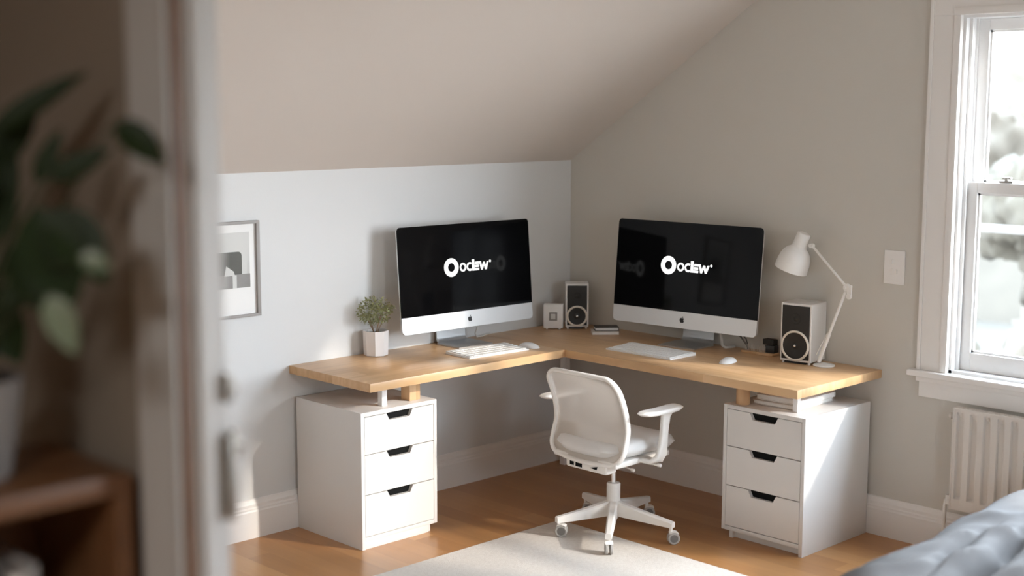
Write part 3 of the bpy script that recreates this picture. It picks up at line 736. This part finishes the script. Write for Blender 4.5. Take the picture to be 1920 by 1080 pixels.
# back bracket with two dark slots
m = MB(); m.box(-.190, -.120, -.125, .115, .315, .365, .014, 3).box(-.15, .05, -.06, .06, .322, .366, .010, 3); br = m.build('mechanism', 'chairw', ch)
m = MB(); m.box(-.1915, -.188, .064, .088, .328, .346, .001).box(-.1915, -.188, .016, .054, .326, .345, .001); m.build('slot', 'slot', br, smooth=False)
m = MB(); m.prism([(-.075, .346), (-.030, .334), (-.070, .331)], -.1915, -.188, axis=0); m.build('slot', 'slot', br, smooth=False)
m = MB(); m.tube([(.0, -.04, .345), (-.005, -.20, .352), (-.008, -.262, .356)], [.004, .004, .004], 8).cyl((-.008, -.255, .356), (-.008, -.276, .357), .0075, seg=14, bev=.002); m.build('lever', 'chairw', ch)
m = MB(); m.tube([(-.05, -.04, .335), (-.05, -.15, .322)], .003, 8).cyl((-.05, -.145, .3225), (-.05, -.163, .320), .0072, seg=14, bev=.002); m.build('lever', 'chairw', ch)
# armrests
for sy in (-1, 1):
    yc = .285 if sy > 0 else -.252
    xo = -.045 if sy > 0 else 0
    m = MB(); a, b_ = .132, .037
    def pad(u, v, top):
        th = u * 2 * PI; ex = lambda t, e: math.copysign(abs(t) ** e, t)
        x, y = a * v * ex(math.cos(th), .45), b_ * v * ex(math.sin(th), .55)
        e_ = max(0, 1 - v ** 12) ** .5
        return (x + .008 + xo, y * (1 + .12 * x / a) + yc, .588 + (.011 if top else -.010) * e_ + .006 * (x / a) ** 2)
    m.grid(lambda u, v: pad(u, v, True), 40, 10).grid(lambda u, v: pad(u, v, False), 40, 10)
    bmesh.ops.remove_doubles(m.bm, verts=m.bm.verts[:], dist=.0005)
    arm = m.build('armrest', 'chairw', ch, ang=60)
    m = MB(); R_ = []
    pth = [(.052, yc, .585, .040, .014), (.046, yc, .560, .026, .012), (.038, yc, .50, .022, .012), (.030, yc, .44, .024, .013), (.022, yc, .402, .030, .014), (.012, yc - sy * .006, .378, .034, .015), (-.006, yc - sy * .028, .366, .036, .011), (-.01, sy * .175, .368, .038, .009)]
    for i, (x, y, z, hw, ht) in enumerate(pth):
        A = Vector(pth[max(0, i - 1)][:3]); B = Vector(pth[min(len(pth) - 1, i + 1)][:3]); d = (B - A).normalized(); X = Vector((1, 0, 0)); X = (X - d * X.dot(d)).normalized(); Y = d.cross(X)
        R_.append([m.bm.verts.new(Vector((x, y, z)) + X * hw * math.copysign(abs(math.cos(t)) ** .6, math.cos(t)) + Y * ht * math.copysign(abs(math.sin(t)) ** .6, math.sin(t))) for t in [2 * PI * k / 16 for k in range(16)]])
    for p_, q_ in zip(R_, R_[1:]):
        for k in range(16): m.bm.faces.new((p_[k], p_[(k + 1) % 16], q_[(k + 1) % 16], q_[k]))
    m.bm.faces.new(R_[0]); m.bm.faces.new(R_[-1]); m.build('arm_post', 'chairw', arm, ang=50)
# gas lift, column, star base
m = MB(); m.cyl((0, 0, .215), (0, 0, .335), .0125, seg=24); m.build('gas_lift', 'chrome', ch)
m = MB(); m.lathe([(0, .062), (.020, .062), (.024, .066), (.028, .11), (.0305, .14), (.0305, .222), (.028, .226), (.014, .227), (.014, .20), (0, .2)], 32); m.build('column', 'chairw', ch)
tipsC = [(-.245, .100), (-.262, -.206), (.050, -.288), (.272, .036), (.112, .270)]
for i, (tx, ty) in enumerate(tipsC):
    r = math.hypot(tx, ty); a = math.atan2(ty, tx); M_ = Matrix.Rotation(a, 4, 'Z')
    m = MB(); R_ = []
    rug_z = .011 if i < 2 else 0
    for k in range(9):
        t = k / 8; x = .018 + (r + .012 - .018) * t; zt_ = .150 - .044 * t ** .8 - .006 * t; zb_ = .082 - .010 * t + .002 * t * t; hw = .021 - .007 * t
        R_.append([m.bm.verts.new(M_ @ Vector((x, hw * sx, z))) for sx, z in ((-1, zb_), (1, zb_), (1, zt_ - .006), (.6, zt_), (-.6, zt_), (-1, zt_ - .006))])
    for p_, q_ in zip(R_, R_[1:]):
        for k in range(6): m.bm.faces.new((p_[k], p_[(k + 1) % 6], q_[(k + 1) % 6], q_[k]))
    m.bm.faces.new(R_[0]); m.bm.faces.new(R_[-1])
    lg = m.build('leg', 'chairw', ch, ang=30)
    ca = [2.15, .85, 2.5, 2.35, 2.0][i]; Rw = .0265; cx, cy = tx, ty
    cm = Matrix.Translation((cx, cy, 0)) @ Matrix.Rotation(ca, 4, 'Z')
    m = MB()
    for sx in (-1, 1):
        m.lathe([(0, .0), (Rw - .004, .0), (Rw, .003), (Rw, .010), (Rw - .004, .0125), (Rw - .008, .0115), (Rw - .008, .0105), (0, .0105)], 28, mat=cm @ Matrix.Translation((-.012, sx * .004, Rw + rug_z)) @ Matrix.Rotation(-sx * PI / 2, 4, 'X'))
    m.build('caster_wheel', 'tyregrey', lg)
    m = MB()
    for sx in (-1, 1): m.cyl(cm @ Vector((-.012, sx * .0145, Rw + rug_z)), cm @ Vector((-.012, sx * .0152, Rw + rug_z)), Rw - .009, seg=28)
    m.build('wheel_disc', 'castgrey', lg)
    m = MB(); m.cyl(cm @ Vector((0, 0, rug_z + Rw + .014)), (cx, cy, .094), .008, seg=14)
    for k in range(12):                       # hood arc over the wheels
        a0 = math.radians(50 + k * 7); a1 = math.radians(50 + (k + 1) * 7); q = []
        for aa in (a0, a1):
            for rr in (Rw + .0015, Rw + .0048):
                for yy in (-.0165, .0165): q.append(m.bm.verts.new(cm @ Vector((-.012 + rr * math.cos(aa), yy, Rw + rug_z + rr * math.sin(aa)))))
        for f in ((0, 1, 5, 4), (2, 3, 7, 6), (0, 2, 6, 4), (1, 3, 7, 5), (0, 1, 3, 2), (4, 5, 7, 6)): m.bm.faces.new([q[j] for j in f])
    m.build('caster_hood', 'chairw', lg, ang=30)

# ------------------------------------------------------------------ framed print on the left wall
f = thing('framed_print', (-2.13, -.0005, .983), 0, 'grey-framed monochrome print on the wall beside the doorway', 'picture')
m = MB(); w, h = .33, .411
m.box(-w / 2, w / 2, -.024, 0, h - .012, h, .001).box(-w / 2, w / 2, -.024, 0, 0, .012, .001).box(-w / 2, -w / 2 + .016, -.024, 0, .012, h - .012, .001).box(w / 2 - .016, w / 2, -.024, 0, .012, h - .012, .001)
m.build('frame', 'frameg', f)
m = MB(); m.box(-w / 2 + .015, w / 2 - .015, -.012, -.002, .011, h - .011); m.build('mat_board', 'paper', f, smooth=False)
m = MB(); m.box(-.100, .118, -.013, -.012, .128, .365); pr_ = m.build('artwork', 'printbg', f, smooth=False)
m = MB(); m.prism(rrect(-.05, .078, .175, .283, .018, corners=(0, 0, 1, 0)), -.0138, -.0132, axis=1); m.build('dark_shape', 'printdk', pr_, smooth=False)
m = MB(); m.box(-.100, .118, -.0146, -.0140, .128, .186); m.build('grey_band', 'printmd', pr_, smooth=False)
m = MB(); m.prism([(.000, .225), (.036, .200), (.042, .182), (-.01, .182)], -.0148, -.0142, axis=1).box(.030, .050, -.0152, -.0147, .128, .184)
m.build('pale_shape', 'printbg', pr_, smooth=False)
MB().box(.108, .117, -.0145, -.0142, .186, .235).build('pale_mark', 'printbg', pr_, smooth=False)

# ------------------------------------------------------------------ switch plate
s = thing('wall_switch', (-.0005, -1.920, 1.120), 0, 'pale double switch plate on the right wall between lamp and window', 'switch')
m = MB(); m.box(-.007, 0, -.049, .049, 0, .147, .003, 3); m.build('plate', 'trim', s)
m = MB(); m.box(-.013, -.006, .006, .014, .088, .108, .001); m.build('toggle', 'trim', s)
m = MB(); m.box(-.011, -.006, -.016, -.010, .046, .066, .001).box(-.0085, -.006, .004, .018, .040, .070, .0005); m.build('toggle', 'trim', s)

# ------------------------------------------------------------------ radiator
r = thing('radiator', (-.04, -2.262, .215), 0, 'cream panel radiator on the wall beneath the window', 'radiator')
Y1, H = -1.45, .425
m = MB(); m.box(-.030, .0, Y1, 0, 0, H, .002); 
P_ = .0588
def fr(u, v):
    y = u * Y1; zt = [0, .045, .056, H - .066, H - .055, H - .012, H][int(round(v * 6))]
    ph = ((-y - .018) % P_) / P_; dd = 0
    if .0 < -y - .018 < -Y1 - .04 and v > .2 and v < .7:
        dd = .030 * max(0, min(1, min(ph / .10, (.52 - ph) / .22)))
    return (-.044 + dd, y, zt)
m.grid(fr, 25 * 20, 6)
m.build('front_panel', 'rad', r, ang=50)
m = MB(); m.box(-.045, -.001, Y1, 0, H - .001, H + .006, .002).box(-.046, -.001, -.006, .0, -.002, H + .004, .001)
for k in range(70): m.box(-.036, -.010, -.02 - k * .02, -.013 - k * .02, H + .005, H + .008)
m.build('top_grille', 'rad', r, ang=30)
m = MB(); m.cyl((-.022, .0, H - .035), (-.022, .022, H - .035), .008, seg=14).cyl((-.022, .010, H - .035), (-.022, .024, H - .035), .014, seg=20, bev=.003); m.build('vent_plug', 'rad', r)
m = MB(); m.cyl((-.022, 0, .025), (-.022, .028, .025), .009, seg=14).cyl((-.022, .014, .012), (-.022, .014, .052), .013, seg=20, bev=.002)
m.build('valve', 'trim', r)
m = MB(); m.tube([(-.022, .026, .03), (-.022, .030, 0), (-.022, .031, -.10), (-.022, .032, -.215)], .0075, 12).cyl((-.022, .032, -.2145), (-.022, .032, -.205), .017, seg=20)
m.build('pipe', 'trim', r)

# ------------------------------------------------------------------ bed and duvet
bd = thing('bed', (-.95, -3.6, 0), 0, 'low bed with pale mattress below the window, mostly hidden by the duvet', 'bed')
m = MB(); m.box(-.76, .76, -.66, .66, .12, .24, .01); m.build('bed_frame', 'shelf', bd)
m = MB(); m.box(-.75, .75, -.65, .65, .24, .40, .04, 4); m.build('mattress', 'matt', bd)
for sx in (-1, 1):
    for sy in (-1, 1): MB().box(sx * .70 - .03, sx * .70 + .03, sy * .60 - .03, sy * .60 + .03, 0, .12, .004).build('leg', 'shelf', bd)
m = MB()
X0, X1, Y0, Y1_ = -1.93, -.16, -4.42, -2.72
def duv(u, v):
    x = X0 + (X1 - X0) * u; y = Y1_ + (Y0 - Y1_) * v
    ex = min(1, (x - X0) / .22); ey = min(1, (Y1_ - y) / .17); e = max(0, 1 - (1 - ex) ** 2.2) ** .5 * max(0, 1 - (1 - ey) ** 2.4) ** .5
    p_ = Vector((x * 1.1, y * 1.1, .3)); w = noise.noise(p_ * 1.6) * .09
    z = .445 + .055 * e ** 1
    f1 = math.sin((y + .34 * (x + 1.6) + w) * 24 + 2.6 * noise.noise(p_ * 1.7 + Vector((3, 1, 0))))
    f1 = (1 - abs(f1)) ** 1.5 - .4
    f2 = noise.noise(Vector((x * 2.4, y * 9 + x * 2.5, 1.7)))
    f3 = noise.noise(Vector((x * 7, y * 24 + x * 9, 5)))
    z += (.020 * f1 + .030 * f2 + .010 * f3) * e + .035 * max(0, (x + 1.0))
    # deep hollows between the puffed-up folds of the near part
    for cx, cy, sx, sy, dp in ((-1.36, -3.07, .20, .034, .24), (-1.62, -3.10, .11, .035, .20), (-1.02, -3.00, .20, .022, .06), (-1.25, -2.93, .25, .016, .035), (-1.45, -2.97, .16, .014, .03)):
        q = ((x - cx) / sx) ** 2 + ((y - cy - .10 * (x - cx)) / sy) ** 2; z -= dp * math.exp(-q)
    dr = 1 - e
    z -= .26 * dr ** 1.3
    return (x + .015 * noise.noise(Vector((y * 7, z * 4, 0))) * (1 - ex), y, max(z, .16))
m.grid(duv, 200, 240)
du = m.build('duvet', 'duvet', recalc=True); tag(du, 'crumpled blue-grey duvet spread over the bed by the window', 'duvet')
md = du.modifiers.new('thick', 'SOLIDIFY'); md.thickness = .012; md.offset = -1

# ------------------------------------------------------------------ hall: shelf, books, plant
SX, SY, SZ = -4.236, -3.052, 1.312
b = thing('bookshelf', (SX - .45, SY + .145, 0), 0, 'dark brown wooden bookshelf in the hall carrying the potted plant', 'bookshelf')
hw, hd_ = .45, .145
def sb(nm, *a): return MB().box(*a).build(nm, 'shelf', b)
sb('top_board', -hw, hw, -hd_, hd_, SZ - .034, SZ, .004)
for sx in (-1, 1): sb('side_panel', min(sx * hw, sx * (hw - .03)), max(sx * hw, sx * (hw - .03)), -hd_ + .004, hd_, 0, SZ - .034, .002)
sb('back_panel', -hw + .03, hw - .03, hd_ - .01, hd_, .05, SZ - .034)
for z in (.06, .36, .66, .95): sb('shelf_board', -hw + .03, hw - .03, -hd_ + .006, hd_ - .01, z, z + .025, .002)
random.seed(9)
x = -4.30; mats = ['bookgr', 'bookwh', 'bookdk', 'bookwh', 'bookbr', 'bookgr', 'bookdk', 'bookwh', 'bookdk', 'bookbr']
desc = {'bookgr': 'grey', 'bookwh': 'white', 'bookdk': 'black', 'bookbr': 'brown'}
x = -4.385
for k, mt in enumerate(mats):
    t_ = [.020, .030, .016, .034, .022, .026, .018, .03, .02, .024][k]; h_ = [.215, .205, .228, .212, .235, .20, .22, .21, .225, .215][k]
    bk = thing('shelved_book', (x - t_ / 2, SY + .10, .9755), 0, '%s book standing on the hall shelf, number %s counted from its open right end' % (desc[mt], ['one', 'two', 'three', 'four', 'five', 'six', 'seven', 'eight', 'nine', 'ten'][k]), 'book', 'books standing in the hall shelf')
    m = MB(); m.box(-t_ / 2, -t_ / 2 + .002, -.07, .07, 0, h_).box(t_ / 2 - .002, t_ / 2, -.07, .07, 0, h_).box(-t_ / 2, t_ / 2, -.072, -.069, 0, h_, .001); m.build('cover', mt, bk)
    m = MB(); m.box(-t_ / 2 + .002, t_ / 2 - .002, -.069, .066, .003, h_ - .004); m.build('pages', 'paper', bk, smooth=False)
    x -= t_ + .0015
# plant
PT = Vector((-4.432, -2.915, SZ + .0005))
p = thing('houseplant', PT, 0, 'large dark-leaved plant in a pale tapered pot on the hall bookshelf', 'plant')
m = MB(); m.lathe([(0, 0), (.052, 0), (.056, .004), (.078, .150), (.080, .158), (.073, .158), (.071, .135), (0, .135)], 40); m.build('pot', 'hpot', p)
m = MB(); m.cyl((0, 0, .1355), (0, 0, .141), .0705, seg=32); m.build('soil', 'soil', p)
def leafm(m, base, tip, w, bend=.15, nrm=None):
    base, tip = Vector(base), Vector(tip); d = tip - base; L_ = d.length; d.normalize()
    n0 = Vector(nrm) if nrm else Vector((-.45, -.75, .35)); n0 = (n0 - d * n0.dot(d)).normalized(); s_ = d.cross(n0)
    N_ = 12; rows = []
    for i in range(N_ + 1):
        t = i / N_; hw_ = w * (math.sin(PI * min(1, t ** .75)) ** .8) * .5 + .0004; c_ = base + d * L_ * t - n0 * bend * L_ * (t - .3) ** 2
        rows.append([m.bm.verts.new(c_ + s_ * hw_ * k + n0 * abs(k) * hw_ * .25) for k in (-1, -.5, 0, .5, 1)])
    for a, b_ in zip(rows, rows[1:]):
        for k in range(4): m.bm.faces.new((a[k], a[k + 1], b_[k + 1], b_[k]))
    off = n0 * .0012
    rows2 = [[m.bm.verts.new(v.co - off) for v in r_] for r_ in rows]
    for a, b_ in zip(rows2, rows2[1:]):
        for k in range(4): m.bm.faces.new((a[k + 1], a[k], b_[k], b_[k + 1]))
LV = [  # base, tip, width, pale (highlight painted on)
    ((-4.400, -2.955, 1.842), (-4.288, -3.047, 1.938), .036, 0), ((-4.384, -2.920, 1.80), (-4.325, -2.955, 1.882), .060, 0), ((-4.45, -2.91, 1.70), (-4.372, -2.935, 1.85), .085, 0),
    ((-4.42, -2.93, 1.66), (-4.36, -2.955, 1.81), .070, 0), ((-4.378, -3.060, 1.772), (-4.348, -3.082, 1.852), .030, 0), ((-4.385, -3.122, 1.780), (-4.322, -3.176, 1.824), .038, 0),
    ((-4.312, -3.180, 1.862), (-4.266, -3.234, 1.803), .046, 0), ((-4.425, -3.160, 1.745), (-4.400, -3.200, 1.605), .092, 0), ((-4.400, -3.165, 1.742), (-4.362, -3.232, 1.640), .070, 0),
    ((-4.44, -3.13, 1.70), (-4.432, -3.165, 1.60), .06, 0), ((-4.412, -3.257, 1.684), (-4.384, -3.284, 1.668), .026, 1), ((-4.448, -3.232, 1.632), (-4.428, -3.263, 1.552), .042, 1),
    ((-4.41, -2.94, 1.60), (-4.372, -2.966, 1.49), .070, 0), ((-4.44, -2.92, 1.62), (-4.40, -2.945, 1.51), .080, 0), ((-4.43, -2.93, 1.58), (-4.355, -2.98, 1.60), .050, 0),
    ((-4.47, -2.90, 1.62), (-4.56, -2.96, 1.72), .07, 0), ((-4.46, -2.91, 1.7), (-4.53, -2.90, 1.84), .07, 0), ((-4.46, -2.90, 1.60), (-4.56, -3.02, 1.60), .06, 0), ((-4.44, -2.92, 1.72), (-4.48, -3.04, 1.80), .06, 0)]
for i, (bs, tp, w_, pale) in enumerate(LV):
    m = MB(); leafm(m, Vector(bs) - PT, Vector(tp) - PT, w_); o = m.build('leaf', 'hleafhi' if pale else 'hleaf', p, recalc=False)
    if pale: o['label'] = 'leaf with its highlight painted as pale green'
    m = MB(); q0 = Vector((.018 * math.cos(i * 2.1), .018 * math.sin(i * 2.1), .14)); q1 = Vector(bs) - PT; mid = q0.lerp(q1, .5) + Vector((0, 0, .03))
    m.tube([q0, q0.lerp(mid, .5) + Vector((0, 0, .012)), mid, mid.lerp(q1, .6) + Vector((0, 0, .01)), q1], [.0045, .004, .0035, .003, .002], 7); m.build('stalk', 'hstem', p)

# ------------------------------------------------------------------ outdoors
struct(MB().box(.6, 60, -40, 40, -3.1, -3).build('lawn_ground', 'lawn', smooth=False))
m = MB()
m.grid(lambda u, v: (24 + 22 * u, -22 + 60 * v, -3.05 + (6.0 + .7 * math.sin(v * 17) + .5 * math.sin(v * 41 + 1)) * math.sin(u * PI / 2) ** .5 + .5 * noise.noise(Vector((u * 9, v * 40, 0)))), 24, 90)
struct(m.build('hills', 'tree2', recalc=False))
def tree(name, at, h, rad, mt, label, seed):
    t = thing(name, at, 0, label, 'tree', 'trees outside the window')
    m = MB(); m.tube([(0, 0, 0), (.05, 0, h * .3), (0, .05, h * .6), (0, 0, h * .8)], [.16, .13, .09, .04], 9); m.build('trunk', 'bark', t)
    m = MB(); random.seed(seed)
    for k in range(9):
        c_ = Vector((random.uniform(-.55, .55) * rad, random.uniform(-.55, .55) * rad, h * .68 + random.uniform(-.35, .35) * rad)); rr = rad * random.uniform(.40, .62)
        b_ = bmesh.new(); bmesh.ops.create_icosphere(b_, subdivisions=4, radius=rr)
        for v in b_.verts: v.co += v.co.normalized() * rr * (.28 * noise.noise(v.co * 2.6 / rr + c_) + .16 * noise.noise(v.co * 7 / rr + c_)); v.co += c_
        m.merge(b_)
    m.build('crown', mt, t, ang=80); return t
tree('garden_tree', (11.0, 2.0, -3), 5.0, 1.3, 'tree1', 'green tree outside the window, nearest the left window frame', 1)
tree('garden_tree', (16.0, 6.0, -3), 6.4, 1.8, 'tree2', 'ochre tree outside, rising highest behind the meeting rail', 2)
tree('garden_tree', (7.5, .3, -3), 3.4, .9, 'tree2', 'low ochre tree seen through the lower pane', 3)
tree('garden_tree', (20.0, 2.5, -3), 6.4, 1.9, 'tree1', 'far green tree beyond the garden house', 4)
tree('garden_tree', (8.6, 3.0, -3), 2.6, 1.0, 'tree1', 'small green bush-like tree low behind the lower pane', 5)
hs = thing('garden_house', (27, 12.0, -3), .3, 'pale house with a low roof far outside the window', 'house')
MB().box(-2, 2, -5, 5, 0, 3.2).build('walls', 'house', hs, smooth=False)
MB().prism([(-2.3, 3.2), (0, 4.4), (2.3, 3.2)], -5.3, 5.3, axis=1).build('roof', 'roof', hs, smooth=False)
m = MB(); m.box(3.0, 3.05, -6, 8, 1.08, 1.13)
m.box(3.0, 3.05, -6, 8, .2, .24)
for k in range(8): m.box(3.0, 3.06, -6 + 2 * k - .03, -6 + 2 * k + .03, -3, 1.13)
# (kept low and thin: a pale rail crossing the lower pane)
tag(m.build('garden_rail', 'house'), 'thin pale rail crossing the view through the lower window pane', 'rail')

# ------------------------------------------------------------------ light
w = bpy.data.worlds.new('sky'); S.world = w; w.use_nodes = True; nt = w.node_tree; bg = nt.nodes['Background']
tc = nt.nodes.new('ShaderNodeTexCoord'); sp = nt.nodes.new('ShaderNodeSeparateXYZ'); nt.links.new(tc.outputs['Generated'], sp.inputs[0])
cr = nt.nodes.new('ShaderNodeValToRGB'); cr.color_ramp.elements[0].position = .45; cr.color_ramp.elements[0].color = (.95, .96, .98, 1)
cr.color_ramp.elements[1].position = .75; cr.color_ramp.elements[1].color = (.72, .85, 1, 1)
mr = nt.nodes.new('ShaderNodeMapRange'); mr.inputs['From Min'].default_value = -1; nt.links.new(sp.outputs[2], mr.inputs['Value'])
nt.links.new(mr.outputs[0], cr.inputs[0]); nt.links.new(cr.outputs[0], bg.inputs[0]); bg.inputs[1].default_value = 17.0

sd = bpy.data.lights.new('sun', 'SUN'); sd.energy = 2.3; sd.color = (1, .90, .79); sd.angle = math.radians(2.2)
so = bpy.data.objects.new('sun', sd); COL.objects.link(so); so.location = (4, -6, 6)
so.rotation_euler = Vector((-.45, 1, -.50)).to_track_quat('-Z', 'Y').to_euler()
for (y0, y1) in W:
    pd = bpy.data.lights.new('window_portal', 'AREA'); pd.shape = 'RECTANGLE'; pd.size = (WZ1 if y1 > -2.5 else WZ2) - WZ0; pd.size_y = y1 - y0; pd.cycles.is_portal = True
    po = bpy.data.objects.new('window_portal', pd); COL.objects.link(po); po.location = (.15, (y0 + y1) / 2, (WZ0 + (WZ1 if y1 > -2.5 else WZ2)) / 2)
    po.rotation_euler = Vector((-1, 0, 0)).to_track_quat('-Z', 'Y').to_euler()

pd = bpy.data.lights.new('window_portal', 'AREA'); pd.shape = 'RECTANGLE'; pd.size = .6; pd.size_y = .8; pd.cycles.is_portal = True
po = bpy.data.objects.new('window_portal', pd); COL.objects.link(po); po.location = ((BX0 + BX1) / 2, YS - .13, 1.6); po.rotation_euler = Vector((0, 1, 0)).to_track_quat('-Z', 'Z').to_euler()
# unseen fill lamp added on the hall ceiling to brighten the hall
hl = thing('hall_fill_lamp', (-5.9, -4.3, 2.5), 0, 'round frosted fill lamp added out of view on the hall ceiling', 'lamp')
m = MB(); m.lathe([(0, 0), (.27, 0), (.275, -.02), (.27, -.03), (0, -.03)], 32); m.build('base', 'trim', hl)
m = MB(); m.lathe([(.26, -.031), (.24, -.06), (.15, -.085), (0, -.095)], 32); m.build('lamp_shade', glow('fill_lamp_glow', (1, .96, .91), 17), hl)
# ------------------------------------------------------------------ camera
cd = bpy.data.cameras.new('camera'); co = bpy.data.objects.new('camera', cd); COL.objects.link(co)
F = Vector((0.69125164, 0.71034827, -0.13257643)); R = Vector((0.71679604, -0.69728166, 0.00130955)); U = Vector((0.09151288, 0.09593549, 0.99117192))
M4 = Matrix((R, U, -F)).transposed().to_4x4(); M4.translation = Vector((-5.278, -4.9791, 1.8874)); co.matrix_world = M4
cd.sensor_width = 36; cd.lens = 2574.29 / 1920 * 36; cd.clip_start = .05; cd.clip_end = 200
cd.dof.use_dof = True; cd.dof.focus_distance = 6.2; cd.dof.aperture_fstop = 1.3
S.camera = co

S.view_settings.view_transform = 'Standard'; S.view_settings.look = 'None'; S.view_settings.exposure = .77; S.view_settings.gamma = 1
S.view_settings.use_curve_mapping = False
cy = S.cycles
cy.use_denoising = True; cy.max_bounces = 12; cy.diffuse_bounces = 8; cy.glossy_bounces = 4; cy.transparent_max_bounces = 12; cy.sample_clamp_indirect = 6
try: cy.denoiser = 'OPENIMAGEDENOISE'
except Exception: pass
